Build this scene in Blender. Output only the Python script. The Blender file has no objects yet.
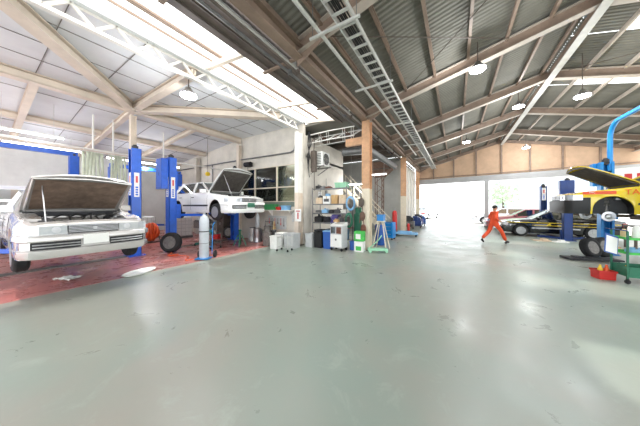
import bpy, bmesh, math, random
from math import sin, cos, pi, sqrt, atan2, radians
from mathutils import Vector, Matrix, Euler
random.seed(7)
SC = bpy.context.scene
COL = SC.collection
V = Vector

# ------------------------------------------------------------------ materials
def lin(c):
    return tuple(((v/255)/12.92 if v/255 <= .04045 else ((v/255+.055)/1.055)**2.4) for v in c)
M = {}
def mat(name, rgb, rough=.6, metal=0., var=.12, scale=6., bump=0., spec=.5, coat=0., rvar=0.):
    m = bpy.data.materials.new(name); m.use_nodes = True
    nt = m.node_tree; b = nt.nodes['Principled BSDF']
    c = lin(rgb)
    b.inputs['Roughness'].default_value = rough
    b.inputs['Metallic'].default_value = metal
    b.inputs['Specular IOR Level'].default_value = spec
    if coat: b.inputs['Coat Weight'].default_value = coat; b.inputs['Coat Roughness'].default_value = .06
    tc = nt.nodes.new('ShaderNodeTexCoord')
    no = nt.nodes.new('ShaderNodeTexNoise'); no.inputs['Scale'].default_value = scale; no.inputs['Detail'].default_value = 6; no.inputs['Roughness'].default_value = .65
    nt.links.new(tc.outputs['Object'], no.inputs['Vector'])
    r = nt.nodes.new('ShaderNodeValToRGB')
    r.color_ramp.elements[0].position = .32; r.color_ramp.elements[1].position = .68
    r.color_ramp.elements[0].color = tuple(max(0, v*(1-var)) for v in c)+(1,)
    r.color_ramp.elements[1].color = tuple(min(1, v*(1+var*.7)) for v in c)+(1,)
    nt.links.new(no.outputs['Fac'], r.inputs['Fac']); nt.links.new(r.outputs['Color'], b.inputs['Base Color'])
    if rvar:
        mr = nt.nodes.new('ShaderNodeMapRange'); mr.inputs['To Min'].default_value = max(.02, rough-rvar); mr.inputs['To Max'].default_value = min(1, rough+rvar)
        nt.links.new(no.outputs['Fac'], mr.inputs['Value']); nt.links.new(mr.outputs['Result'], b.inputs['Roughness'])
    if bump:
        bp = nt.nodes.new('ShaderNodeBump'); bp.inputs['Strength'].default_value = bump; bp.inputs['Distance'].default_value = .02
        nt.links.new(no.outputs['Fac'], bp.inputs['Height']); nt.links.new(bp.outputs['Normal'], b.inputs['Normal'])
    M[name] = m; return m
def emit(name, rgb, s):
    m = bpy.data.materials.new(name); m.use_nodes = True
    b = m.node_tree.nodes['Principled BSDF']; c = lin(rgb)
    b.inputs['Base Color'].default_value = c+(1,)
    b.inputs['Emission Color'].default_value = c+(1,); b.inputs['Emission Strength'].default_value = s
    M[name] = m; return m
def glass(name, rgb, tr=.6, rough=.05):
    m = bpy.data.materials.new(name); m.use_nodes = True; nt = m.node_tree
    nt.nodes.remove(nt.nodes['Principled BSDF']); out = nt.nodes['Material Output']
    t = nt.nodes.new('ShaderNodeBsdfTransparent'); t.inputs['Color'].default_value = lin(rgb)+(1,)
    g = nt.nodes.new('ShaderNodeBsdfGlossy'); g.inputs['Roughness'].default_value = rough; g.inputs['Color'].default_value = (.9, .95, .95, 1)
    f = nt.nodes.new('ShaderNodeFresnel'); f.inputs['IOR'].default_value = 1.5
    mx = nt.nodes.new('ShaderNodeMixShader')
    ad = nt.nodes.new('ShaderNodeMath'); ad.operation = 'ADD'; ad.inputs[1].default_value = 1-tr; ad.use_clamp = True
    nt.links.new(f.outputs[0], ad.inputs[0]); nt.links.new(ad.outputs[0], mx.inputs[0])
    nt.links.new(t.outputs[0], mx.inputs[1]); nt.links.new(g.outputs[0], mx.inputs[2]); nt.links.new(mx.outputs[0], out.inputs[0])
    M[name] = m; return m
def translucent(name, rgb):
    m = bpy.data.materials.new(name); m.use_nodes = True; nt = m.node_tree
    nt.nodes.remove(nt.nodes['Principled BSDF']); out = nt.nodes['Material Output']
    t = nt.nodes.new('ShaderNodeBsdfTranslucent'); t.inputs['Color'].default_value = lin(rgb)+(1,)
    p = nt.nodes.new('ShaderNodeBsdfTransparent'); p.inputs['Color'].default_value = lin(rgb)+(1,)
    mx = nt.nodes.new('ShaderNodeMixShader'); mx.inputs[0].default_value = .3
    nt.links.new(t.outputs[0], mx.inputs[1]); nt.links.new(p.outputs[0], mx.inputs[2]); nt.links.new(mx.outputs[0], out.inputs[0])
    M[name] = m; return m

mat('sheet', (116,113,104), .75, .0, .16, 1.3)
mat('brown_steel', (140,120,105), .6, .0, .22, 3)
mat('flange_steel', (178,166,154), .6, 0, .12, 3)
mat('ridge_grey', (190,188,182), .6, 0, .1, 3)
mat('dark_steel', (92,82,74), .6, .1, .3, 3)
mat('gutter', (112,102,96), .55, .2, .25, 2)
mat('wood_orange', (208,162,124), .65, 0, .22, 4)
mat('cream_paint', (226,214,192), .6, 0, .12, 4)
mat('cream_beam', (222,208,192), .6, 0, .12, 2)
mat('white_steel', (235,232,226), .5, 0, .06, 4)
mat('ceiling_panel', (224,226,228), .8, 0, .07, 1.2)
mat('seam', (120,115,110), .8)
mat('plaster', (214,207,196), .85, 0, .14, 1.6, .1)
mat('plaster_grey', (186,186,180), .85, 0, .16, 1.2, .1)
mat('siding', (222,222,218), .8, 0, .1, 1)
mat('gable', (204,172,144), .8, 0, .12, 2)
mat('header_grey', (176,176,176), .55, 0, .08, 2)
mat('galv', (205,205,200), .4, .35, .12, 12)
mat('galv_dark', (120,120,120), .45, .5, .2, 10)
mat('pipe_grey', (190,188,184), .45, .1, .1, 5)
mat('blue_lift', (36,96,204), .38, 0, .14, 5, coat=.3)
mat('blue_deep', (28,58,120), .4, 0, .15, 5, coat=.2)
mat('blue_bright', (20,130,205), .4, 0, .12, 5, coat=.2)
mat('label_white', (238,236,232), .5, 0, .03)
mat('label_red', (214,90,90), .5, 0, .05)
mat('rubber', (34,34,36), .8, 0, .3, 12, .2)
mat('black', (26,26,28), .5, 0, .2)
mat('black_gloss', (16,16,18), .12, 0, .05, coat=1)
mat('dark_plastic', (50,50,54), .55, 0, .2)
mat('dirty_metal', (120,116,112), .5, .6, .35, 14, .2)
mat('bright_metal', (190,190,192), .3, .85, .15, 12)
mat('rim_metal', (176,178,180), .35, .7, .12, 8)
mat('engine', (128,126,122), .5, .5, .5, 22, .3)
mat('silver_paint', (204,200,197), .24, .45, .03, 3, coat=1)
mat('white_paint', (238,238,236), .25, 0, .03, 3, coat=1)
mat('yellow_paint', (226,196,40), .22, 0, .06, 3, coat=1)
mat('hood_insul', (124,104,90), .85, 0, .35, 7, .3)
mat('hood_insul_dark', (84,78,74), .85, 0, .35, 7, .3)
mat('lamp_glass', (204,208,212), .08, .4, .1, 20, coat=1)
mat('red_lamp', (170,30,30), .2, 0, .1, coat=1)
mat('amber', (220,120,30), .25, 0, .1, coat=1)
mat('stripe_red', (226,84,34), .35, 0, .05)
mat('stripe_yellow', (222,190,50), .35, 0, .05)
mat('text_orange', (232,96,24), .35, 0, .03)
mat('plate', (232,232,228), .5, 0, .03)
mat('plate_green', (60,120,96), .5, 0, .08)
mat('glyph_green', (40,90,70), .5)
mat('seat_cloth', (96,94,92), .9)
mat('orange_suit', (232,84,44), .8, 0, .08, 14, .15)
mat('orange_hose', (226,88,38), .5, 0, .15, 8)
mat('skin', (196,146,118), .55, 0, .08, 12)
mat('hair', (40,32,28), .7, 0, .3, 30, .3)
mat('cylinder_grey', (196,202,208), .4, .1, .12, 5)
mat('green_box', (60,150,90), .5, 0, .12, 6)
mat('green_bright', (70,185,80), .5, 0, .12, 6)
mat('dado', (122,132,122), .6, 0, .2, 3)
mat('green_dark', (40,110,84), .5, 0, .15, 6)
mat('pale_green', (150,205,170), .5, 0, .1, 6)
mat('plastic_grey', (190,192,192), .5, 0, .1, 8)
mat('plastic_white', (236,236,232), .45, 0, .06, 8)
mat('blue_plastic', (40,90,170), .5, 0, .1, 8)
mat('light_blue', (130,180,220), .5, 0, .1, 8)
mat('cardboard', (196,160,112), .9, 0, .12, 8)
mat('cardboard_pale', (216,194,168), .9, 0, .12, 8)
mat('red_plastic', (200,44,40), .45, 0, .1, 8)
mat('yellow_plastic', (236,200,50), .5, 0, .1, 8)
mat('purple', (80,70,140), .6, 0, .2, 8)
mat('bamboo', (206,180,136), .6, 0, .2, 10)
mat('cloth_white', (232,230,224), .9, 0, .1, 14, .3)
mat('curtain', (206,212,190), .6, 0, .12, 5)
mat('rust', (112,70,56), .75, .1, .35, 8, .2)
mat('lattice_brown', (110,84,70), .7, 0, .3, 8)
mat('paper', (238,238,236), .7, 0, .03)
mat('ink_red', (200,60,60), .7)
mat('ink_dark', (70,70,74), .7)
mat('leaf', (186,206,178), .8, 0, .4, 9)
mat('bark', (90,74,60), .9, 0, .3, 9)
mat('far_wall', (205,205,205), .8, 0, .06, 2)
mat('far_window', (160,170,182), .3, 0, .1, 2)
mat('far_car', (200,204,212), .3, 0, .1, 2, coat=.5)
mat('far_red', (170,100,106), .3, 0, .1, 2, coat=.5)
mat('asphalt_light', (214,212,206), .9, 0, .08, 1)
mat('text_white', (240,240,236), .5)
emit('led', (245,250,255), 30)
emit('tube_light', (245,250,255), 14)
glass('car_glass', (150,165,165), .75, .03)
glass('dark_glass', (90,105,105), .72, .03)
glass('room_glass', (225,228,215), 1.0, .05)
translucent('skylight', (250,248,244))

# floor: painted concrete, grey green with worn, browner and polished patches
def floor_mat(name, base, second, third, rough, scale):
    m = mat(name, base, rough); nt = m.node_tree; b = nt.nodes['Principled BSDF']
    for l in list(b.inputs['Base Color'].links): nt.links.remove(l)
    tc = nt.nodes.new('ShaderNodeTexCoord')
    def noise(s, d=8, r=.6, dist=0):
        n = nt.nodes.new('ShaderNodeTexNoise'); n.inputs['Scale'].default_value = s; n.inputs['Detail'].default_value = d
        n.inputs['Roughness'].default_value = r; n.inputs['Distortion'].default_value = dist
        nt.links.new(tc.outputs['Object'], n.inputs['Vector']); return n
    def mixc(fac, a, c2):
        x = nt.nodes.new('ShaderNodeMix'); x.data_type = 'RGBA'
        nt.links.new(fac, x.inputs[0])
        if isinstance(a, tuple): x.inputs[6].default_value = a+(1,)
        else: nt.links.new(a, x.inputs[6])
        if isinstance(c2, tuple): x.inputs[7].default_value = c2+(1,)
        else: nt.links.new(c2, x.inputs[7])
        return x.outputs[2]
    def ramp(n, a, c2):
        r = nt.nodes.new('ShaderNodeMapRange'); r.inputs['From Min'].default_value = a; r.inputs['From Max'].default_value = c2
        nt.links.new(n.outputs['Fac'], r.inputs['Value']); return r.outputs['Result']
    big = noise(scale, 5, .55, .4); mid = noise(scale*4.5, 8, .7, .6); fine = noise(scale*60, 3, .5)
    c1 = mixc(ramp(big, .42, .66), lin(base), lin(second))
    c2 = mixc(ramp(mid, .55, .80), c1, lin(third))
    c3 = c2
    nt.links.new(c3, b.inputs['Base Color'])
    mr = nt.nodes.new('ShaderNodeMapRange'); mr.inputs['From Min'].default_value = .3; mr.inputs['From Max'].default_value = .7
    mr.inputs['To Min'].default_value = rough-.1; mr.inputs['To Max'].default_value = rough+.14
    nt.links.new(mid.outputs['Fac'], mr.inputs['Value']); nt.links.new(mr.outputs['Result'], b.inputs['Roughness'])
    bp = nt.nodes.new('ShaderNodeBump'); bp.inputs['Strength'].default_value = .05; bp.inputs['Distance'].default_value = .004
    nt.links.new(fine.outputs['Fac'], bp.inputs['Height']); nt.links.new(bp.outputs['Normal'], b.inputs['Normal'])
    return m
floor_mat('floor_grey', (146,159,149), (160,157,147), (170,180,170), .33, .35)
floor_mat('floor_red', (192,118,112), (152,108,104), (214,168,160), .28, .5)

# ------------------------------------------------------------------ mesh builder
class MB:
    def __init__(s): s.v = []; s.f = []; s.fm = []; s.mi = 0
    def add(s, vs, fs, m=None):
        o = len(s.v); s.v += [tuple(x) for x in vs]; s.f += [[i+o for i in f] for f in fs]; s.fm += [s.mi if m is None else m]*len(fs); return s
    def box(s, x0, x1, y0, y1, z0, z1, m=None):
        return s.add([(x,y,z) for z in (z0,z1) for x,y in ((x0,y0),(x1,y0),(x1,y1),(x0,y1))],
                     [(3,2,1,0),(4,5,6,7),(0,1,5,4),(1,2,6,5),(2,3,7,6),(3,0,4,7)], m)
    def obox(s, c, size, rot=(0,0,0), m=None):
        R = Euler(rot).to_matrix(); c = V(c); a,b,d = [k/2 for k in size]
        return s.add([c+R@V((x,y,z)) for z in (-d,d) for x,y in ((-a,-b),(a,-b),(a,b),(-a,b))],
                     [(3,2,1,0),(4,5,6,7),(0,1,5,4),(1,2,6,5),(2,3,7,6),(3,0,4,7)], m)
    def cbox(s, x0, x1, y0, y1, z0, z1, ch=.01, m=None):
        # box with chamfered vertical and top edges
        def ring(z, i):
            a0,a1,b0,b1 = x0+i,x1-i,y0+i,y1-i
            return [(a0+ch,b0,z),(a1-ch,b0,z),(a1,b0+ch,z),(a1,b1-ch,z),(a1-ch,b1,z),(a0+ch,b1,z),(a0,b1-ch,z),(a0,b0+ch,z)]
        vs = ring(z0,0)+ring(z1-ch,0)+ring(z1,ch)
        fs = [tuple(range(7,-1,-1)), tuple(range(16,24))]
        for k in (0,8):
            for i in range(8): j=(i+1)%8; fs.append((k+i,k+j,k+8+j,k+8+i))
        return s.add(vs, fs, m)
    def bar(s, p, q, w, h, up=(0,0,1), m=None):
        p=V(p); q=V(q); d=(q-p).normalized(); u=V(up)
        if abs(d.dot(u))>.99: u=V((1,0,0))
        r=d.cross(u).normalized(); u=r.cross(d)
        vs=[c+r*a*w/2+u*b*h/2 for c in (p,q) for a,b in ((-1,-1),(1,-1),(1,1),(-1,1))]
        return s.add(vs,[(3,2,1,0),(4,5,6,7),(0,1,5,4),(1,2,6,5),(2,3,7,6),(3,0,4,7)], m)
    def tube(s, pts, r, n=8, cap=True, m=None, closed=False):
        pts=[V(p) for p in pts]; N=len(pts); rs = r if isinstance(r,(list,tuple)) else [r]*N
        d0 = (pts[1]-pts[0]).normalized(); u = d0.orthogonal().normalized(); vs=[]
        for i,p in enumerate(pts):
            if closed: d=(pts[(i+1)%N]-pts[i-1]).normalized()
            elif i==0: d=d0
            elif i==N-1: d=(pts[-1]-pts[-2]).normalized()
            else: d=((pts[i+1]-p).normalized()+(p-pts[i-1]).normalized()).normalized()
            u=(u-d*u.dot(d)); u = u.normalized() if u.length>1e-6 else d.orthogonal().normalized(); w=d.cross(u)
            vs += [p+(u*cos(2*pi*k/n)+w*sin(2*pi*k/n))*rs[i] for k in range(n)]
        fs=[]
        for i in range(N if closed else N-1):
            a=i*n; b=((i+1)%N)*n
            for k in range(n): l=(k+1)%n; fs.append((a+k,a+l,b+l,b+k))
        if cap and not closed: fs += [tuple(range(n-1,-1,-1)), tuple(range((N-1)*n,N*n))]
        return s.add(vs,fs,m)
    def cyl(s, p, q, r, n=16, r2=None, m=None):
        return s.tube([p,q],[r, r if r2 is None else r2], n, True, m)
    def lathe(s, prof, c=(0,0,0), axis='z', n=20, m=None):
        # prof: (radius, height) list; closed at ends when radius is 0
        vs=[]; fs=[]
        for (r,h) in prof:
            for k in range(n):
                a=2*pi*k/n; x,y=r*cos(a),r*sin(a)
                p={'z':(x,y,h),'y':(x,h,-y),'x':(h,x,y)}[axis]
                vs.append((p[0]+c[0],p[1]+c[1],p[2]+c[2]))
        for i in range(len(prof)-1):
            for k in range(n): l=(k+1)%n; fs.append((i*n+k,i*n+l,(i+1)*n+l,(i+1)*n+k))
        fs.append(tuple(range(n-1,-1,-1))); L=(len(prof)-1)*n; fs.append(tuple(range(L,L+n)))
        return s.add(vs,fs,m)
    def prism(s, poly, d0, d1, plane='xz', m=None):
        n=len(poly); vs=[]
        for d in (d0,d1):
            for a,b in poly: vs.append({'xz':(a,d,b),'xy':(a,b,d),'yz':(d,a,b)}[plane])
        fs=[tuple(range(n-1,-1,-1)), tuple(range(n,2*n))]+[(i,(i+1)%n,n+(i+1)%n,n+i) for i in range(n)]
        return s.add(vs,fs,m)
    def ball(s, c, r, n=10, sc=(1,1,1), m=None):
        prof=[(max(1e-4,sin(pi*i/n)),-cos(pi*i/n)) for i in range(n+1)]; o=len(s.v)
        s.lathe(prof,(0,0,0),'z',n*2,m)
        for i in range(o,len(s.v)):
            x,y,z=s.v[i]; s.v[i]=(c[0]+x*r*sc[0],c[1]+y*r*sc[1],c[2]+z*r*sc[2])
        return s
    def quad(s, a,b,c,d, m=None): return s.add([a,b,c,d],[(0,1,2,3)],m)
    def mesh(s, name, mats, smooth=False, angle=40):
        me=bpy.data.meshes.new(name); me.from_pydata(s.v,[],s.f)
        for k in (mats if isinstance(mats,(list,tuple)) else [mats]): me.materials.append(M[k])
        me.polygons.foreach_set('material_index', s.fm)
        bm=bmesh.new(); bm.from_mesh(me); bmesh.ops.recalc_face_normals(bm,faces=bm.faces)
        if smooth:
            for f in bm.faces: f.smooth=True
            for e in bm.edges:
                if len(e.link_faces)==2 and e.calc_face_angle(0)>radians(angle): e.smooth=False
        bm.to_mesh(me); bm.free(); me.update(); return me
    def build(s, name, mats, parent=None, loc=(0,0,0), rot=(0,0,0), smooth=False, label=None, angle=40):
        o=bpy.data.objects.new(name, s.mesh(name,mats,smooth,angle)); COL.objects.link(o); o.location=loc; o.rotation_euler=rot
        if parent: o.parent=parent
        if label: o['label']=label
        return o
def tag(o, label, cat, group=None, kind=None):
    o['label']=label; o['category']=cat
    if group: o['group']=group
    if kind: o['kind']=kind
    return o
def thing(name, label, cat, loc=(0,0,0), rotz=0, group=None):
    o=bpy.data.objects.new(name,None); COL.objects.link(o); o.location=loc; o.rotation_euler=(0,0,rotz); o.empty_display_size=.2
    return tag(o,label,cat,group)
def struct(mb, name, mats, parent=None, smooth=False):
    o=mb.build(name,mats,parent,smooth=smooth); o['kind']='structure'; return o
def copy_tree(o, parent=None):
    c=o.copy(); COL.objects.link(c); c.parent=parent
    for ch in list(o.children): copy_tree(ch,c)
    return c
def dup(o, loc, rotz, label, group=None):
    c=copy_tree(o); c.location=loc; c.rotation_euler=(0,0,rotz); c['label']=label
    if group: c['group']=group
    return c
def text_mesh(name, body, size, material, parent, loc, rot, extrude=.002, align='CENTER'):
    cu=bpy.data.curves.new(name,'FONT'); cu.body=body; cu.size=size; cu.extrude=extrude; cu.align_x=align; cu.align_y='CENTER'
    t=bpy.data.objects.new(name,cu); COL.objects.link(t)
    dg=bpy.context.evaluated_depsgraph_get(); dg.update()
    me=bpy.data.meshes.new_from_object(t.evaluated_get(dg)); me.materials.clear(); me.materials.append(M[material])
    bpy.data.objects.remove(t); me.name=name
    o=bpy.data.objects.new(name,me); COL.objects.link(o); o.parent=parent; o.location=loc; o.rotation_euler=rot
    return o
def hbeam(mb, p, q, w, h, t=.018, mw=0, mf=1):
    # I-section between two points: web in material mw, flanges in mf
    p=V(p); q=V(q); d=(q-p).normalized(); r=d.cross(V((0,0,1))).normalized(); u=r.cross(d)
    mb.bar(p,q,t,h-2*t,m=mw)
    for sg in (-1,1):
        o=u*sg*(h/2-t/2); mb.bar(p+o,q+o,w,t,m=mf)
# ------------------------------------------------------------------ camera, world
cam=bpy.data.cameras.new('camera'); co=bpy.data.objects.new('camera',cam); COL.objects.link(co)
cam.sensor_width=36; cam.sensor_fit='HORIZONTAL'; cam.lens=218/640*36; cam.shift_y=-7/640
cam.clip_start=.05; cam.clip_end=300
co.location=(0,0,1.65); co.rotation_euler=(pi/2,0,radians(32)); SC.camera=co
W=bpy.data.worlds.new('world'); SC.world=W; W.use_nodes=True
bg=W.node_tree.nodes['Background']; bg.inputs['Color'].default_value=(.93,.97,1,1); bg.inputs['Strength'].default_value=2.6
sun=bpy.data.lights.new('sun','SUN'); sun.energy=5; sun.angle=radians(1.5); sun.color=(1,.97,.92); so=bpy.data.objects.new('sun',sun); COL.objects.link(so); so.location=(20,-10,40); so.rotation_euler=V((-.42,.12,-1)).to_track_quat('-Z','Y').to_euler()
SC.view_settings.view_transform='Standard'; SC.view_settings.look='None'; SC.view_settings.gamma=1; SC.view_settings.exposure=0.5

# ------------------------------------------------------------------ shell of the aisle hall
XL,XR,XE=-2.95,2.94,8.9          # left eave, ridge, right eave
Y0,Y1=-5.,22.9
def zs(x): return 6.78-.25*abs(x-XR)
RY=[.1,3.8,7.9,11.5,15.1,18.7,22.1]   # rafter lines
mb=MB(); mb.box(-6.5,10.5,-6,23.,-.2,0); struct(mb,'floor','floor_grey')
mb=MB(); mb.box(-17.2,-6.5,-6,16,-.2,.004); struct(mb,'floor','floor_red')
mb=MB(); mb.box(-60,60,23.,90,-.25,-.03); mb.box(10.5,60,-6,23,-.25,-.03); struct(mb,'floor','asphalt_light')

def corrugated(mb, xa, xb, ya, yb, zf, per=.13, amp=.009):
    n=max(2,int((yb-ya)/per*4)); vs=[]; fs=[]
    for i in range(n+1):
        y=ya+(yb-ya)*i/n; k=i%4; dz=amp*(1 if k in (1,2) else -1)
        vs += [(xa,y,zf(xa)+dz+amp),(xb,y,zf(xb)+dz+amp)]
    for i in range(n): fs.append((2*i,2*i+1,2*i+3,2*i+2))
    mb.add(vs,fs)
mb=MB()
corrugated(mb,-3.2,XR,Y0,Y1,zs)
SK=[(2.2,3.2),(5.4,6.4),(8.6,9.6),(11.8,12.8),(18.9,19.9)]
ys=[Y0]+[v for p in SK for v in p]+[Y1]
for i in range(0,len(ys),2): corrugated(mb,XR,9.2,ys[i],ys[i+1],zs)
for a,b in SK: corrugated(mb,XR,3.9,a,b,zs); corrugated(mb,8.2,9.2,a,b,zs)
roof=struct(mb,'ceiling','sheet')
for a,b in SK:
    mb=MB(); corrugated(mb,3.9,8.2,a,b,zs); o=mb.build('skylight_sheet','skylight',roof)
for i,y in enumerate(RY):
    for sg in (-1,1):
        xe=XL if sg<0 else XE
        mb=MB(); p=V((XR,y,zs(XR)-.22)); q=V((xe,y,zs(xe)-.22)); hbeam(mb,p,q,.2,.3)
        e=xe-sg*.9; mb.prism([(xe,zs(xe)-.36),(e,zs(e)-.36),(xe,zs(xe)-.6)],y-.01,y+.01,'xz',0)
        mb.build('rafter',['brown_steel','flange_steel'],roof)
for x in (-2.35,-1.47,-.6,.27,1.15,2.03,3.85,4.73,5.6,6.5,7.4,8.3):
    mb=MB(); z=zs(x)-.01
    mb.bar((x,Y0,z-.06),(x,Y1,z-.06),.012,.11); mb.bar((x+.03,Y0,z-.11),(x+.03,Y1,z-.11),.06,.012); mb.bar((x+.03,Y0,z-.01),(x+.03,Y1,z-.01),.06,.012)
    mb.build('purlin','flange_steel' if x>3 else 'brown_steel',roof)
mb=MB(); z=zs(XR)-.45
mb.bar((XR,Y0,z),(XR,Y1,z),.2,.02,m=1); mb.bar((XR,Y0,z+.17),(XR,Y1,z+.17),.015,.32,m=0); mb.bar((XR-.22,Y0,z+.3),(XR-.22,Y1,z+.3),.06,.1,m=0); mb.bar((XR+.22,Y0,z+.3),(XR+.22,Y1,z+.3),.06,.1,m=0)
mb.build('ridge_beam',['brown_steel','ridge_grey'],roof)
for (a,b) in (((-2.4,4.),(1.2,7.7)),((2.4,4.),(-1.4,7.7)),((3.4,8.1),(8.,11.3)),((8.,8.1),(3.4,11.3))):
    mb=MB(); mb.tube([(a[0],a[1],zs(a[0])-.16),(b[0],b[1],zs(b[0])-.16)],.011,5); mb.build('brace_rod','dark_steel',roof)
# eave beam along the left column row
mb=MB(); hbeam(mb,(XL+.05,Y0,4.98),(XL+.05,Y1,4.98),.22,.26); mb.bar((XL+.05,Y0,5.2),(XL+.05,Y1,5.2),.05,.2,m=0)
struct(mb,'trim_1',['brown_steel','brown_steel'])
mb=MB(); hbeam(mb,(XE,Y0,4.98),(XE,Y1-1.5,4.98),.22,.26); struct(mb,'trim_2',['brown_steel','flange_steel'])
mb=MB(); mb.box(9.1,9.2,-5,20,0,1.0); mb.box(9.1,9.2,-5,20,4.0,5.2)
struct(mb,'wall_right','plaster_grey')
# columns of the row (two-tone)
def column(x,y,zt,label,w=.3,split=2.3,mats=('cream_paint','wood_orange'),base=True,h=.3):
    t=thing('steel_column',label,'column',(x,y,0))
    for nm,a,b,k in (('lower_shaft',0.0,split,mats[0]),('upper_shaft',split,zt,mats[1])):
        if b<=a: continue
        mb=MB(); mb.box(-w/2,w/2,-h/2,-h/2+.02,a,b); mb.box(-w/2,w/2,h/2-.02,h/2,a,b); mb.box(-.014,.014,-h/2+.02,h/2-.02,a,b)
        mb.box(-w/2+.03,-w/2+.045,-h/2+.02,h/2-.02,a,b)
        mb.build(nm,k,t)
    mb=MB(); mb.box(-w/2-.05,w/2+.05,-h/2-.05,h/2+.05,0,.02)
    for a in (-1,1):
        for b in (-1,1): mb.cyl((a*(w/2+.02),b*(h/2+.02),.02),(a*(w/2+.02),b*(h/2+.02),.05),.014,6)
    mb.build('base_plate','dirty_metal',t)
    return t
column(-2.87,7.95,4.84,'nearest orange and cream steel column, green boxes at its foot')
column(-2.95,15.1,4.84,'second orange and cream column, standing beyond the bright blue cabinet')
column(-3.05,22.1,4.84,'farthest column of the orange and cream row, beside the open exit')
column(2.,21.35,3.7,'slim grey column standing alone in the bright exit opening',.26,.0,('header_grey','header_grey'),True,.26)
column(-5.62,7.3,4.75,'white painted steel column at the corner of the lift bay, poster on it',.2,2.2,('cream_beam','white_steel'))
column(-9.5,2.97,4.78,'cream ceiling column where the bay beams meet, behind a blue lift post',.16,0,('cream_beam','cream_beam'),True,.16)
column(-9.5,7.32,4.78,'cream column against the window wall beside the raised white car',.18,0,('cream_beam','cream_beam'),True,.18)
column(-13.4,7.3,4.55,'dull cream column in the rear corner of the lift bay',.22,0,('plaster','plaster'),True,.22)

# far end wall: header, gable, posts
A=V((-3.3,22.6,0)); B=V((9.2,20.6,0)); dv=(B-A).normalized()
mb=MB(); mb.bar(A+V((0,0,3.87)),B+V((0,0,3.87)),.22,.44); struct(mb,'wall_far','header_grey')
mb=MB(); nrm=V((-dv.y,dv.x,0))
pl=[(A,4.09),(B,4.09),(B,5.1),(A+(B-A)*.5,6.7),(A,5.1)]
mb.add([p+V((0,0,z))+nrm*.02 for p,z in pl]+[p+V((0,0,z))+nrm*.08 for p,z in pl],[(0,1,2,3,4),(9,8,7,6,5)]+[(i,(i+1)%5,5+(i+1)%5,5+i) for i in range(5)])
struct(mb,'wall_far','gable')
mb=MB()
for k in range(1,8):
    p=A+(B-A)*(k/8.); zt=5.1+1.6*min(k/4.,2-k/4.)-.1; mb.bar(p+V((0,0,4.09))-nrm*.05,p+V((0,0,zt))-nrm*.05,.08,.1)
mb.bar(A+V((0,0,5.05))-nrm*.05,A+(B-A)*.5+V((0,0,6.62))-nrm*.05,.14,.2); mb.bar(B+V((0,0,5.05))-nrm*.05,A+(B-A)*.5+V((0,0,6.62))-nrm*.05,.14,.2)
mb.bar(A+V((0,0,4.2))-nrm*.1,B+V((0,0,4.2))-nrm*.1,.05,.05)
struct(mb,'trim_3','brown_steel')
mb=MB(); mb.bar(A+V((.2,-.1,0)),A+V((.2,-.1,3.66)),.26,.2); struct(mb,'trim_4','header_grey')

# ------------------------------------------------------------------ lift bay
mb=MB()
def zc(x): return 5.16 if x>-9.5 else 5.16-(-9.5-x)*.1
mb.add([(-5.5,-6,5.16),(-9.5,-6,5.16),(-17.2,-6,zc(-17.2)),(-5.5,7.6,5.16),(-9.5,7.6,5.16),(-17.2,7.6,zc(-17.2)),
        (-5.5,-6,5.24),(-9.5,-6,5.24),(-17.2,-6,zc(-17.2)+.08),(-5.5,7.6,5.24),(-9.5,7.6,5.24),(-17.2,7.6,zc(-17.2)+.08)],
       [(0,1,4,3),(1,2,5,4),(6,9,10,7),(7,10,11,8),(0,3,9,6),(2,8,11,5),(0,6,7,1),(1,7,8,2),(3,4,10,9),(4,5,11,10)])
bay=struct(mb,'ceiling','ceiling_panel')
mb=MB()
for x in (-6.6,-7.55,-8.5,-10.6,-13.6,-14.6,-15.6): mb.box(x-.006,x+.006,-6,7.4,zc(x)-.012,zc(x)+.01)
for y in (-2.2,.9,2.0,4.0,5.1,6.2):
    mb.bar((-5.6,y,5.15),(-9.5,y,5.15),.012,.012); mb.bar((-9.5,y,5.15),(-17.,y,zc(-17)-.005),.012,.012)
mb.build('panel_seam','seam',bay)
def cbeam(p,q,w,h,nm='ceiling_beam'):
    mb=MB(); hbeam(mb,p,q,w,h,.02,0,0); mb.bar(V(p)+V((0,0,.0)),V(q),w*.55,h*.6); mb.build(nm,'cream_beam',bay)
cbeam((-9.5,-6,5.02),(-9.5,7.4,5.02),.24,.26)
cbeam((-12.7,-6,4.72),(-12.7,7.4,4.72),.2,.22)
cbeam((-15.6,-6,4.45),(-15.6,7.4,4.45),.16,.18)
for y in (-4.,.9,2.97,5.1):
    if y in (2.97,-4.): cbeam((-5.6,y,5.02),(-9.5,y,5.02),.2,.22)
    cbeam((-9.5,y,4.98),(-17.,y,4.3),.16,.18)
cbeam((-9.5,2.97,5.02),(-5.62,6.14,5.02),.28,.24,'diagonal_beam')
cbeam((-9.5,2.97,5.02),(-5.62,-.2,5.02),.28,.24,'diagonal_beam')
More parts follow.
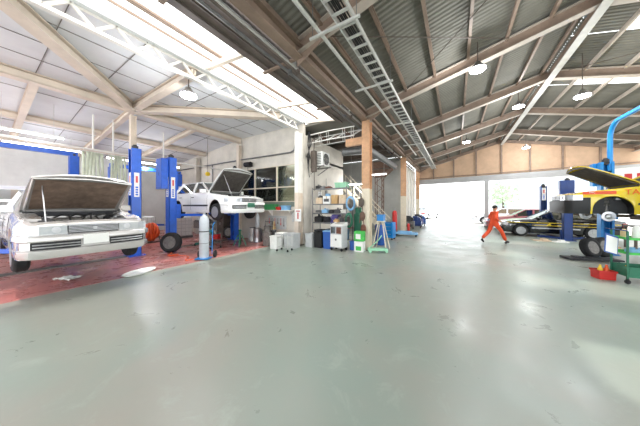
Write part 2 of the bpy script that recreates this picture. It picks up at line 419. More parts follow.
# window wall of the bay (Y = 7.5)
mb=MB()
def wl(x0,x1,z0,z1): mb.box(x0,x1,7.5,7.62,z0,z1)
wl(-17.2,-10.3,0,5.1); wl(-10.3,-5.5,0,1.62); wl(-10.3,-5.5,3.5,5.2); wl(-5.92,-5.5,1.62,3.5)
struct(mb,'wall_back','plaster')
mb=MB(); mb.box(-10.3,-5.92,7.5,7.62,1.62,1.84); mb.build('dado_board','dado',None); bpy.data.objects['dado_board'].name='trim_5'; bpy.data.objects['trim_5']['kind']='structure'
wx=[-10.3,-8.5,-7.03,-5.92]
for i in range(3):
    a,b=wx[i],wx[i+1]
    mb=MB(); fr=.03
    mb.box(a,b,7.47,7.55,1.84,1.84+fr); mb.box(a,b,7.47,7.55,3.5-fr,3.5); mb.box(a,a+fr,7.47,7.55,1.84+fr,3.5-fr); mb.box(b-fr,b,7.47,7.55,1.84+fr,3.5-fr); mb.box(a+fr,b-fr,7.48,7.54,2.49,2.53)
    w=struct(mb,'window_%d'%(i+1),'cream_beam')
    mb=MB(); mb.box(a+fr,b-fr,7.505,7.515,1.84+fr,2.48); mb.box(a+fr,b-fr,7.505,7.515,2.54,3.5-fr); mb.build('pane','room_glass',w)
# office behind windows
mb=MB(); mb.box(-10.5,-5.6,11.2,11.3,0,5.1); struct(mb,'wall_office','plaster_grey')
mb=MB(); mb.box(-10.6,-10.5,7.62,11.3,0,5.1); struct(mb,'wall_office_side','plaster_grey')
mb=MB(); mb.box(-10.6,-5.5,7.62,11.3,3.75,3.85); struct(mb,'ceiling','ceiling_panel')
mb=MB(); mb.box(-5.62,-5.5,7.62,11.3,0,4.7); struct(mb,'wall_side','plaster')
# far left siding wall
mb=MB(); mb.box(-17.2,-17.05,-6,7.6,0,4.6)
for k in range(15): mb.box(-17.05,-17.035,-6,7.5,.3+k*.28,.31+k*.28)
struct(mb,'wall_left','siding')
# dim store behind the column row
mb=MB(); mb.box(-11,-3.2,15.6,15.75,0,5.); struct(mb,'wall_rear','plaster_grey')
mb=MB(); mb.box(-11,-10.9,11.3,15.6,0,5.); struct(mb,'wall_rear_side','plaster_grey')
mb=MB(); mb.box(-3.5,-3.35,15.75,22.6,0,4.9)
struct(mb,'wall_left','plaster')
mb=MB()
for y in (16.6,17.8,19.,20.2,21.4): mb.box(-3.35,-3.25,y,y+.12,0,4.6)
struct(mb,'trim_6','white_steel')
mb=MB(); mb.box(-11,-3.2,7.62,15.75,5.05,5.15); struct(mb,'ceiling','sheet')
mb=MB()
for y in (9.2,10.6,12.,13.4): mb.bar((-11,y,4.85),(-3.2,y,4.85),.12,.3)
struct(mb,'trim_7','dark_steel')

# skylight band between the bay and the hall
mb=MB()
XA,XB=-5.45,-3.95
mb.add([(XA,-6,5.42),(XB,-6,5.18),(XB,7.7,5.18),(XA,7.7,5.42)],[(0,1,2,3)])
sk=struct(mb,'ceiling','skylight')
for x,z in ((-5.3,5.36),(-4.92,5.29),(-4.84,5.28)):
    mb=MB(); mb.bar((x,-6,z),(x,7.7,z),.03,.05); mb.build('glazing_bar','brown_steel',sk)
for y in (-2.3,.45,3.25,5.9,7.6):
    mb=MB(); mb.bar((XA,y,5.24),(XB,y,5.07),.1,.12); mb.build('cross_beam','cream_beam',sk)
mb=MB(); mb.box(-5.49,-5.46,-6,7.7,5.25,5.5); struct(mb,'trim_8','white_steel')
# box gutter with pipes between skylight and eave beam
g=thing('box_gutter','long dark box gutter running beside the skylight band above the aisle','gutter',(-3.5,0,4.95))
mb=MB(); mb.box(-.45,.2,-6,7.7,0,.03); mb.box(-.48,-.45,-6,7.7,0,.34); mb.box(.2,.23,-6,7.7,0,.3); mb.box(-.1,-.07,-6,7.7,-.03,0); mb.box(-.3,-.27,-6,7.7,-.05,0)
mb.build('trough','gutter',g)
for y in (-1.,1.6,3.8,6.2):
    mb=MB(); mb.box(-.5,.5,y-.04,y+.04,-.07,-.03); mb.box(-.02,.02,y-.02,y+.02,-.03,0); mb.build('bracket','brown_steel',g)
for x,z,r,k,lb in ((-3.2,4.9,.04,'pipe_grey','grey service pipe hung just under the dark box gutter'),(-3.1,4.72,.03,'dark_steel','thin dark service pipe under the left eave beam'),(-3.34,4.8,.03,'galv_dark','galvanised conduit between gutter and eave beam')):
    mb=MB(); mb.tube([(0,-6,0),(0,0,0),(0,21.,0)],r,8)
    for k2 in range(9): mb.box(-.05,.05,-5+k2*3-.015,-5+k2*3+.015,-r-.01,r+.06)
    tag(mb.build('service_pipe',k,None,(x,0,z),smooth=True),lb,'pipe')

# lattice girder
t=thing('lattice_girder','white zigzag lattice girder along the edge of the lift bay ceiling','girder',(-5.62,0,4.82))
for nm,z in (('bottom_chord',0.),('top_chord',.34)):
    mb=MB(); mb.box(-.05,.05,-6,7.2,z,z+.045); mb.box(-.006,.006,-6,7.2,z+.045 if z==0 else z-.05,z+.09 if z==0 else z); mb.build(nm,'white_steel',t)
n=44; L=13.2
for i in range(n):
    y0=-6+L*i/n; y1=-6+L*(i+1)/n; a,b=(.05,.34) if i%2==0 else (.34,.05)
    mb=MB(); mb.bar((0,y0,a),(0,y1,b),.05,.045,up=(1,0,0)); mb.build('web_bar','white_steel',t)

# tangled truss and pipework at the end of the skylight
t=thing('roof_truss','tangled white and rusty light truss above the wall air conditioner','truss',(-5.5,7.75,4.35))
for z in (0,.35):
    mb=MB(); mb.tube([(0,0,z),(1.1,-.02,z+.02),(2.2,0,z)],.022,6); mb.build('chord','white_steel',t)
    mb=MB(); mb.tube([(0,.5,z),(2.2,.5,z)],.02,6); mb.build('chord','galv',t)
for i in range(24):
    x=(i%12)*.185 + (.09 if i>11 else 0); mb=MB(); mb.tube([(x,.0 if i%2 else .5,.0 if i%3 else .35),(x+.22,.5 if i%2 else 0,.35 if i%3 else .0)],.013,5); mb.build('lacing_bar','white_steel' if i%3 else 'rust',t)

# cable tray and conduit on trapeze hangers
t=thing('cable_tray','long ladder cable tray carrying black cables under the grey roof','cable tray',(-1.62,0,4.83))
for s in (-1,1):
    mb=MB(); mb.box(s*.15-.012,s*.15+.012,-5,21.3,0,.09); mb.build('side_rail','galv',t)
mb=MB()
for k in range(87):
    mb=MB(); mb.box(-.138,.138,-4.9+k*.3,-4.855+k*.3,.0,.03); mb.build('rung','galv',t)
mb=MB()
for i in range(6):
    x=-.1+.035*i; mb.tube([(x+.01*sin(j*1.3+i),-5+j*1.46,.048+.012*(i%2)) for j in range(19)],.014,5)
mb.build('cables','black',t,smooth=True)
mb=MB(); mb.tube([(-2.14,-5,4.86),(-2.14,8,4.86),(-2.14,14.8,4.86)],.035,8)
tag(mb.build('conduit_pipe','galv',None,smooth=True),'straight pale conduit running parallel to the ladder cable tray','pipe')
for i,y in enumerate((-1.2,1.1,3.4,5.6,8.7,12.,15.6,19.)):
    h=thing('trapeze_hanger','strut hanger under the cable tray and pale conduit','hanger',(-1.85,y,4.8),0,'trapeze hangers under the cable tray')
    mb=MB(); mb.box(-.5,.5,-.02,.02,-.02,.02); mb.build('strut','galv',h)
    for x in (-.44,.44):
        mb=MB(); mb.cyl((x,0,.02),(x,0,zs(-1.85+x)-4.8-.02),.008,5); mb.build('hanging_rod','galv_dark',h)

# ------------------------------------------------------------------ lamps
def bay_lamp(x,y,z,top,label,e=120):
    t=thing('high_bay_lamp',label,'lamp',(x,y,z))
    mb=MB(); mb.lathe([(.02,.22),(.06,.2),(.1,.12),(.13,.1),(.19,.03),(.2,0)],n=20); mb.build('housing','bright_metal',t,smooth=True)
    mb=MB(); mb.lathe([(.185,-.002),(.185,-.03),(.12,-.045),(.001,-.05)],n=20); mb.build('diffuser','led',t,smooth=True)
    mb=MB(); mb.cyl((0,0,.2),(0,0,top-z),.012,6); mb.build('stem','dark_steel',t)
    l=bpy.data.lights.new('lamp_light','POINT'); l.energy=e; l.color=(.95,.98,1); l.shadow_soft_size=.16
    lo=bpy.data.objects.new('lamp_light',l); COL.objects.link(lo); lo.parent=t; lo.location=(0,0,-.22)
bay_lamp(.5,7.4,5.42,zs(.5),'round high bay lamp under the near rafter left of the ridge')
bay_lamp(2.2,12.1,5.8,zs(2.2)-.03,'round high bay lamp hanging close to the roof ridge')
bay_lamp(3.5,10.6,5.25,zs(3.5),'round high bay lamp right of the ridge near the skylight sheet')
bay_lamp(.5,15.4,5.4,zs(.5),'round high bay lamp over the far left slope before the exit')
bay_lamp(3.9,19.4,5.5,zs(3.9),'farthest small high bay lamp near the tan gable')
bay_lamp(-5.85,2.97,4.5,4.92,'round high bay lamp hanging below the bay beam at the white lattice girder',60)
def tube_lamp(a,b,ztop,label,e=0):
    a=V(a); b=V(b); t=thing('fluorescent_lamp',label,'lamp',a); d=b-a
    mb=MB(); mb.bar((0,0,.04),d+V((0,0,.04)),.12,.04); mb.build('housing','white_steel',t)
    mb=MB(); mb.tube([(0,0,0),d],.02,8); mb.build('tube','tube_light',t,smooth=True)
    mb=MB()
    if e:
        l=bpy.data.lights.new('lamp_light','POINT'); l.energy=e; l.shadow_soft_size=.15; lo=bpy.data.objects.new('lamp_light',l); COL.objects.link(lo); lo.parent=t; lo.location=d*.5+V((0,0,-.2))
    for k in (.15,.85): mb=MB(); mb.cyl(d*k+V((0,0,.06)),d*k+V((0,0,ztop-a.z)),.006,5); mb.build('hanging_rod','galv',t)
tube_lamp((-11.2,.25,3.9),(-11.2,1.65,3.9),zc(-11.2),'twin white fluorescent fitting hanging over the silver car',25)
tube_lamp((-14.2,.6,4.05),(-14.2,2.6,4.05),zc(-14.2),'fluorescent fitting hanging deep in the bay above the white van',30)
tube_lamp((-13.2,3.2,3.8),(-13.2,6.2,3.8),zc(-13.2),'fluorescent fitting in the rear of the bay behind the blue box post',50)
tube_lamp((-6.8,9.3,3.25),(-6.2,9.3,3.25),3.75,'lit fluorescent fitting seen through the office window',110)
tube_lamp((-5.4,11.8,2.9),(-4.2,11.8,2.9),5.05,'lit fluorescent fitting in the dim store behind the first column',60)
tube_lamp((-4.6,13.4,3.6),(-3.6,13.4,3.6),5.05,'short fluorescent fitting high in the store near the second column')
# ------------------------------------------------------------------ vehicles
# local axes: +x forward, origin on the ground under the middle of the front axle
def interp(tab, x):
    if x>=tab[0][0]: return tab[0][1]
    for (a,b),(c,d) in zip(tab,tab[1:]):
        if x>=c: k=(x-c)/(a-c); k=k; return d+(b-d)*k
    return tab[-1][1]
def make_wheel(parent, x, y, side, zc_=.31, r=.31, rimr=.2, style='spoke', name='wheel', wd=.19):
    mb=MB(); h=wd/2; s=side
    prof=[(rimr,-h*.9),(r-.05,-h),(r-.015,-h*.82),(r,-h*.5),(r,h*.5),(r-.015,h*.82),(r-.05,h),(rimr,h*.9)]
    mb.lathe(prof,(0,0,0),'y',28)
    for k in range(-1,2): mb.lathe([(r+.002,k*.04-.012),(r+.002,k*.04+.012)],(0,0,0),'y',28)
    w=mb.build(name,'rubber',parent,(x,y,zc_),smooth=True)
    mb=MB()
    mb.lathe([(rimr+.004,s*(h+.004)),(rimr-.012,s*(h+.006)),(rimr-.03,s*(h-.05)),(.07,s*(h-.03)),(.06,s*(h-.005)),(.001,s*(h-.003))],(0,0,0),'y',24)
    n=7
    for k in range(n):
        a=2*pi*k/n; mb.bar((.05*cos(a),s*(h-.02),.05*sin(a)),((rimr-.02)*cos(a),s*(h-.015),(rimr-.02)*sin(a)),.034,.03,up=(0,1,0))
    mb.build('rim','rim_metal',w,smooth=True)
    return w
def make_car(name,label,cat,loc,rotz,paint='white_paint',hood_open=0.,W=1.70,L=4.6,wb=2.66,fo=.85,insul='hood_insul_dark',wheels=True,trim='white_paint',
             grille=True,stay=True,droop=0,nose_dark=False,detail=True,plate='plate',hood_lift=55,wheel_r=.31,bumper=True,glassm='car_glass'):
    t=thing(name,label,cat,loc,rotz); hw=W/2; rear=fo-L; xr=-wb
    wt=[(fo,.74*hw),(fo-.04,.84*hw),(fo-.12,.93*hw),(fo-.3,.985*hw),(fo-.5,hw),(rear+.5,hw),(rear+.25,.96*hw),(rear+.08,.88*hw),(rear,.78*hw)]
    zt=[(fo,.60),(fo-.03,.68),(fo-.08,.755),(fo-.3,.82),(fo-.6,.87),(-.62,.965),(-1.0,.975),(-3.1,.99),(rear+.5,.97),(rear+.08,.93),(rear+.03,.86),(rear,.74)]
    xs=set([fo,fo-.015,fo-.03,fo-.05,fo-.08,fo-.12,fo-.18,fo-.24,fo-.3,-.62,-.621,rear,rear+.015,rear+.03,rear+.05,rear+.08,rear+.15,rear+.25])
    bayf=fo-.2
    xs|={round(bayf,3),round(bayf-.001,3)}
    R=.365; c0=.31
    for ax in (0,xr):
        for k in range(-13,14): xs.add(round(ax+R*sin(pi/2*k/13),4))
        xs|={ax+R+.002,ax-R-.002}
    x=fo
    while x>rear: xs.add(round(x,3)); x-=.15
    xs=sorted(xs,reverse=True)
    rows=[]
    for x in xs:
        w=interp(wt,x); top=interp(zt,x); za=0
        for ax in (0,xr):
            d=abs(x-ax)
            if d<R: za=max(za,c0+sqrt(R*R-d*d))
        zb=.2 if x<fo-.1 else .2
        u=max(zb,za); sh=min(top-.02,.86 if x<-.62 else interp(zt,x)-.09)
        sh=max(sh,max(za+.05,.0)); bulge=1.0
        half=[(0,zb),(w-.3,zb),(w-.29,u if za else zb),(w-.03,u),(w-.005,max(.34,za+.012)),(w,max(.50,za+.02)),(w*.998,max(min(.66,top-.03),za+.025)),(w*.975,max(sh,za+.03)),(w*.92,max(top-.015,za+.035))]
        if hood_open and -.621<x<bayf: half+=[((w*.84 if not za else w-.305),top-.01),((w*.83 if not za else w-.31),top-.42),(0,top-.42)]
        else: half+=[(w*.80,top),(w*.5,top+.018),(0,top+.025)]
        rows.append([(x,y,z) for y,z in half]+[(x,-y,z) for y,z in half[-2:0:-1]])
    n=len(rows[0]); mb=MB(); fs=[]
    for i in range(len(rows)-1):
        for k in range(n): l=(k+1)%n; fs.append((i*n+k,i*n+l,(i+1)*n+l,(i+1)*n+k))
    mb.add([p for r in rows for p in r],fs)
    for q in range(len(fs)):
        if q%n in (0,1,2,n-1,n-2,n-3): mb.fm[q]=1
        elif nose_dark and rows[q//n][0][0]>.46 and rows[q//n][q%n][2]<.56 : mb.fm[q]=1
    mb.f.append(list(range(n))); mb.f.append(list(range((len(rows)-1)*n,len(rows)*n))[::-1]); mb.fm+=[1 if nose_dark else 0,0]
    body=mb.build('body',[paint,'black'],t,smooth=True,angle=32)
    # greenhouse
    A0=[(-.88,.70),(-.88,.70)]
    zb_=.955; zr=1.40; ba=-.50; ta=-1.25; tr=-2.62; br=rear+.62
    hb=hw*.875; ht=hw*.66
    mb=MB()
    def ring(z,i):
        return [(ta+i,-(ht-i),z),(ta+.12,-ht-.0+i,z+.0),(tr-.1,-ht+i,z),(tr-i,-(ht-.06-i),z),(tr-i,(ht-.06-i),z),(tr-.1,ht-i,z),(ta+.12,ht-i,z),(ta+i,ht-i,z)]
    N=9; g=[]
    for i in range(N):
        u=i/(N-1); xx=ta+(tr-ta)*u
        for j in range(N):
            v=j/(N-1)*2-1; g.append((xx,v*ht,zr+.035*(1-v**2)*1+.02*(1-(2*u-1)**2)-.012*abs(v)**6))
    fs=[(i*N+j,i*N+j+1,(i+1)*N+j+1,(i+1)*N+j) for i in range(N-1) for j in range(N-1)]
    o=len(g); g2=[(a,b,c-.03) for a,b,c in g]; fs+= [tuple(o+q for q in f[::-1]) for f in fs]
    edge=[j for j in range(N)]+[i*N+N-1 for i in range(1,N)]+[(N-1)*N+j for j in range(N-2,-1,-1)]+[i*N for i in range(N-2,0,-1)]
    fs+=[(edge[k],edge[(k+1)%len(edge)],edge[(k+1)%len(edge)]+o,edge[k]+o) for k in range(len(edge))]
    mb.add(g+g2,fs); mb.build('roof',paint,t,smooth=True)
    bp=-1.62; z0=zb_-.01; z1=zr-.005
    for s in (-1,1):
        mb=MB()
        mb.bar((ba,s*hb,z0),(ta,s*ht,z1),.05,.05); mb.bar((bp,s*(hb+.0),z0),(bp-.03,s*ht,z1),.05,.09,up=(1,0,0))
        mb.bar((br+.05,s*(hb-.01),z0),(tr,s*(ht-.02),z1),.06,.12); mb.bar((ta,s*ht,z1-.0),(tr,s*ht,z1-.0),.045,.045)
        mb.bar((ba,s*(hb-.0),z0+.005),(br,s*(hb-.0),z0+.005),.05,.03)
        mb.build('pillar',paint,t)
        def sp(x,u): return (x, s*((hb-.012)+(ht-hb)*u), z0+(z1-z0)*u)
        def pane(nm,pts):
            k=len(pts); mb=MB(); off=V((0,-s*.006,0)); mb.add([V(p) for p in pts]+[V(p)+off for p in pts],[tuple(range(k)),tuple(range(2*k-1,k-1,-1))]+[(i,(i+1)%k,k+(i+1)%k,k+i) for i in range(k)])
            mb.build(nm,glassm,t)
        pane('side_window',[sp(ba-.04,.04),sp(bp+.05,.04),sp(bp+.02,.95),sp(ta-.02,.95)])
        pane('side_window',[sp(bp-.05,.04),sp(br+.16,.04),sp(tr-.0,.95),sp(bp-.07,.95)])
    mb=MB(); 
    def scr(xa,za,xb,zb2,ya,yb):
        vs=[]; K=7
        for i in range(2):
            for k in range(K):
                v=k/(K-1)*2-1; X=(xa,xb)[i]+(-1 if xa>-2 else 1)*.07*(v*v-1)*-1*(1 if i==0 else .5); vs.append((X,v*(ya,yb)[i],(za,zb2)[i]))
        return vs,[(k,k+1,K+k+1,K+k) for k in range(K-1)]
    vs,fs=scr(ba-.0,z0+.01,ta,z1,hb-.03,ht-.02); mb.add([(a-.0+ .0,b,c) for a,b,c in vs],fs); mb.build('windshield',glassm,t,smooth=True)
    mb=MB(); vs,fs=scr(br+.05,z0+.01,tr,z1,hb-.05,ht-.05); mb.add(vs,fs); mb.build('rear_window',glassm,t,smooth=True)
    # seats and wheel inside
    for (x,y,w) in ((-1.6,.36,.5),(-1.6,-.36,.5),(-2.5,0,1.15)):
        mb=MB(); mb.obox((x-.1,y,.98),(.14,w*.95,.5),(0,-.2,0)); 
        for yy in ([0] if w<1 else [-.3,.3]): mb.obox((x-.17,y+yy,1.26),(.08,.24,.16),(0,-.2,0))
        mb.build('seat','seat_cloth',t)
    # seams and side trim
    mb=MB()
    def yo(x): return interp(wt,x)+.001
    for s in (-1,1):
        for x in (-.48,bp,-2.6):
            mb.bar((x,s*yo(x),.30),(x,s*yo(x),.66),.006,.004,up=(0,1,0)); mb.bar((x,s*yo(x),.66),(x,s*(yo(x)*.975+.001),.86),.006,.004,up=(0,1,0))
    mb.build('door_seam','dark_plastic',t)
    for s in (-1,1):
        mb=MB(); mb.box(-2.2,-.42,s*(hw+.0),s*(hw+.012),.44,.50) if s>0 else mb.box(-2.2,-.42,-hw-.012,-hw,.44,.50); mb.build('side_moulding',trim,t)
        for x in (-1.46,-2.4):
            mb=MB(); y=hw*.985; mb.cbox(x-.08,x+.08,min(s*y,s*(y+.025)),max(s*y,s*(y+.025)),.775,.80,.004); mb.build('door_handle',trim,t)
        mb=MB(); mb.obox((-.72,s*(hb+.12),1.02),(.10,.2,.13),(0,0,s*.15)); mb.bar((-.72,s*hb,.97),(-.72,s*(hb+.08),1.0),.05,.03); mi=mb.build('mirror',paint,t)
        mb=MB(); mb.obox((-.776,s*(hb+.12),1.02),(.008,.17,.10),(0,0,s*.15)); mb.build('mirror_glass','bright_metal',mi)
    # front
    def hug(x0,x1,ya,yb,off=.012,K=8):  # plan contour points along the front corner
        pts=[]
        for k in range(K+1):
            u=k/K; 
            pts.append(u)
        return pts
    for s in (-1,1):
        pl=[(fo+.012,s*.34*1),(fo-.005,s*.74*hw),(fo-.035,s*(.855*hw)),(fo-.12,s*(.945*hw)),(fo-.30,s*(.99*hw+.006)),(fo-.34,s*(.9*hw)),(fo-.2,s*.34)]
        mb=MB(); mb.prism(pl,.60,.74,'xy'); hl=mb.build('headlight','lamp_glass',t,smooth=False)
        mb=MB(); mb.prism([(a+(.004 if i<5 else 0),b*(1.003 if i<5 else 1)) for i,(a,b) in enumerate(pl)],.585,.60,'xy'); mb.build('lamp_bezel','bright_metal',hl)
        mb=MB(); mb.cyl((fo-.02,s*.46,.67),(fo+.0145,s*.46,.67),.052,14); mb.build('reflector','bright_metal',hl)
        mb=MB(); mb.prism([(rear-.008,s*.40),(rear-.004,s*.78*hw),(rear+.08,s*(.885*hw+.004)),(rear+.2,s*(.945*hw+.006)),(rear+.2,s*.8*hw),(rear+.06,s*.4)],.66,.82,'xy'); mb.build('tail_lamp','red_lamp',t)
    if grille:
        mb=MB(); mb.cbox(fo-.1,fo+.008,-.335,.335,.60,.735,.012); gr=mb.build('grille','dark_plastic',t)
        mb=MB()
        for z in (.62,.645,.67,.695,.72): mb.box(fo+.006,fo+.02,-.325,.325,z-.005,z+.006)
        mb.box(fo+.004,fo+.024,-.34,.34,.735,.75)
        mb.build('chrome_bar','bright_metal',gr)
        mb=MB(); mb.lathe([(.028,.0),(.03,.008),(.02,.012),(.001,.013)],(fo+.018,0,.675),'x',16); mb.build('badge','bright_metal',gr)
    if bumper:
        # bumper: swept profile around the nose
        mb=MB(); plan=[(fo-.47,hw+.004),(fo-.3,hw*.995+.012),(fo-.1,hw*.95+.02),(fo+.02,hw*.84+.02),(fo+.07,hw*.62),(fo+.095,hw*.3),(fo+.10,0)]
        plan=plan+[(a,-b) for a,b in plan[-2::-1]]
        prof=[(0,.585),(.012,.56),(.012,.50),(.0,.485),(-.015,.48),(-.03,.475),(-.03,.36),(-.015,.35),(.0,.34),(-.002,.26),(-.03,.21)]
        vs=[];fs=[]
        for (a,b) in plan:
            nx=V((max(0,(a-fo+.5)),b*.9,0)).normalized()
            for (d,z) in prof: vs.append((a+nx.x*d,b+nx.y*d,z))
        K=len(prof); 
        for i in range(len(plan)-1):
            for k in range(K-1): fs.append((i*K+k,i*K+k+1,(i+1)*K+k+1,(i+1)*K+k))
        # close to the body
        o=len(vs); vs+=[(a-.1 if abs(b)<hw*.9 else a,b*.97,.60) for a,b in plan]+[(a-.1 if abs(b)<hw*.9 else a,b*.97,.205) for a,b in plan]
        P=len(plan)
        for i in range(P-1): fs+=[(i*K,(i+1)*K,o+i+1,o+i),(i*K+K-1,(i+1)*K+K-1,o+P+i+1,o+P+i)]
        mb.add(vs,fs); bu=mb.build('bumper',paint,t,smooth=True,angle=28)
        mb=MB()
        ptab=sorted([(abs(b),a) for a,b in plan[:7]],reverse=True)
        for s in (-1,1):
            for z in (.395,.44):
                mb=MB(); mb.tube([(interp(ptab,y)-.004,s*y,z) for y in (.2,.32,.45,.55,.64,.71)],.010,6)
                mb.build('intake_bar','bright_metal',bu,smooth=True)
            mb=MB(); ys_=(.19,.3,.42,.52,.6,.67,.73)
            mb.add([(interp(ptab,y)-.020,s*y,z) for y in ys_ for z in (.352,.478)],[(2*i,2*i+2,2*i+3,2*i+1) for i in range(6)])
            mb.build('air_intake','black',bu)
        mb=MB(); mb.cbox(fo+.105,fo+.113,-.165,.165,.40,.565,.003); lp=mb.build('license_plate',plate,bu)
        if detail:
            mb=MB(); x=fo+.1145
            for (y,w,h,z) in ((-.10,.05,.018,.535),(-.02,.05,.018,.535),(.05,.05,.018,.535)): mb.box(x-.001,x,y-w/2,y+w/2,z-h/2,z+h/2)
            for y in (-.11,-.06,.02,.07,.115): mb.box(x-.001,x,y-.015,y+.015,.425,.495)
            mb.build('plate_character','glyph_green',lp)
    if wheels:
        for x in (0,xr):
            for s in (-1,1): make_wheel(t,x,s*(hw-.11),s,.31-droop,r=wheel_r)
    # hood
    hx=-.62; fl_=bayf+.02-hx
    if hood_open:
        # bay contents
        bz=.97-.42
        mb=MB(); mb.cbox(-.5,.3,-.36,.3,bz-.02,.74,.04); mb.cbox(-.5,.12,-.18,.22,.74,.83,.03); mb.cbox(-.45,.1,.26,.4,.6,.76,.03)
        for k in range(4): mb.tube([(-.42+.16*k,-.18,.80),(-.42+.16*k,-.32,.80),(-.42+.16*k,-.42,.70)],.022,8)
        mb.build('engine_block','engine',t,smooth=True,angle=30)
        for (c,sz,k) in (((.3,.5,.72),(.22,.18,.2),'black'),((-.42,.55,.74),(.3,.22,.18),'dark_plastic'),((-.45,-.52,.76),(.24,.26,.14),'plastic_white'),((.25,-.52,.73),(.24,.2,.2),'dark_plastic'),((-.2,.56,.7),(.16,.16,.22),'bright_metal')):
            mb=MB(); mb.cbox(c[0]-sz[0]/2,c[0]+sz[0]/2,c[1]-sz[1]/2,c[1]+sz[1]/2,c[2]-sz[2]/2,c[2]+sz[2]/2,.02); mb.cyl((c[0],c[1],c[2]+sz[2]/2-.01),(c[0],c[1],c[2]+sz[2]/2+.03),.035,12)
            mb.build('engine_bay_box',k,t)
        mb=MB(); mb.box(fo-.26,fo-.2,-hw*.8,hw*.8,.755,.80); mb.box(fo-.31,fo-.27,-.42,.42,.55,.79); mb.build('radiator_support','dirty_metal',t)
        mb=MB(); 
        for k in range(6): 
            y=-.5+.2*k; mb.tube([(-.55,y,.83),(-.4+.05*k,y+.08,.9),(.0,y+.15*sin(k),.86),(.3,y*.7,.76)],.014,6)
        mb.build('hose','black',t,smooth=True)
        mb=MB(); mb.box(-.68,-.60,-hw*.8,hw*.8,.86,.95); mb.build('cowl','dark_plastic',t)
    K=9; J=9; hwid=hw*.84; ang=radians(hood_lift) if hood_open else 0
    def hp(i,j,dz):
        u=i/(K-1); v=j/(J-1)*2-1; l=fl_*(u-(.09*v*v*u*u)); wv=hwid*(1-.07*u*u)
        xx=hx+l; base=interp(zt,xx) if not hood_open else .97-.10*u-.05*u*u
        z=base+.025*(1-v*v)+dz
        px,pz=l, z-.97
        if hood_open: px,pz=px*cos(ang)-pz*sin(ang), px*sin(ang)+pz*cos(ang); return (hx+px,v*wv,.99+pz)
        return (xx,v*wv,z+.006)
    g=[hp(i,j,0) for i in range(K) for j in range(J)]; g2=[hp(i,j,-.03 if hood_open else -.01) for i in range(K) for j in range(J)]
    fs=[(i*J+j,i*J+j+1,(i+1)*J+j+1,(i+1)*J+j) for i in range(K-1) for j in range(J-1)]; o=len(g)
    edge=[j for j in range(J)]+[i*J+J-1 for i in range(1,K)]+[(K-1)*J+j for j in range(J-2,-1,-1)]+[i*J for i in range(K-2,0,-1)]
    mb=MB(); mb.add(g+g2,fs+[tuple(o+q for q in f[::-1]) for f in fs]+[(edge[k],edge[(k+1)%len(edge)],edge[(k+1)%len(edge)]+o,edge[k]+o) for k in range(len(edge))])
    hd=mb.build('hood',paint,t,smooth=True)
    if hood_open:
        mb=MB(); N2=7
        def hq(u,v,dz): 
            l=fl_*u; px,pz=l,-.05*u*u-.10*u+dz+.02*(1-v*v); return (hx+px*cos(ang)-pz*sin(ang), v*hwid, .99+px*sin(ang)+pz*cos(ang))
        vs=[hq(.08+.78*i/6,(-.86+1.72*j/6),-.036) for i in range(7) for j in range(7)]+[hq(.08+.78*i/6,(-.86+1.72*j/6),-.05) for i in range(7) for j in range(7)]
        fs=[(i*7+j,i*7+j+1,i*7+8+j,i*7+7+j) for i in range(6) for j in range(6)]; fs=fs+[tuple(49+q for q in f[::-1]) for f in fs]
        mb.add(vs,fs); mb.build('insulation_pad',insul,hd)
        mb=MB()
        for pl in (((.03,-.93),(.9,-.9),(.93,-.5),(.95,0),(.93,.5),(.9,.9),(.03,.93)),((.04,-.9),(.04,.9))):
            mb.tube([hq(a,b,-.055) for a,b in pl],.018 if len(pl)>2 else .014,6)
        mb.build('hood_frame',paint if insul=='hood_insul' else 'dirty_metal',hd,smooth=True)
        if stay:
            mb=MB(); mb.tube([(fo-.28,-hw*.62,.80),hq(.72,-.74,-.05)],.009,6); mb.build('stay_rod','bright_metal',t)
    return t
c1=make_car('sedan','silvery sedan with open hood, nearest car at the left, raised low','car',(-6.55,1.22,.58),0,'silver_paint',True,insul='hood_insul',W=1.74,hood_lift=37,detail=False,droop=.09,glassm='dark_glass',trim='silver_paint')
c2=make_car('sedan','white sedan lifted high with open hood before the office windows','car',(-7.4,5.5,1.2),0,'white_paint',True,hood_lift=50,droop=.08,plate='plate_green',trim='dark_plastic')
c3=make_car('taxi','yellow taxi with red side stripe, raised on the blue lift, hood open','taxi',(3.6,10.05,1.23),pi,'yellow_paint',True,insul='hood_insul_dark',wheels=False,hood_lift=36,bumper=False,nose_dark=True,trim='dark_plastic',stay=False)
c4=make_car('taxi','black taxi with thin yellow side stripes, parked behind the walking mechanic','taxi',(3.02,16.85,0),pi,'black_gloss',False,trim='bright_metal')
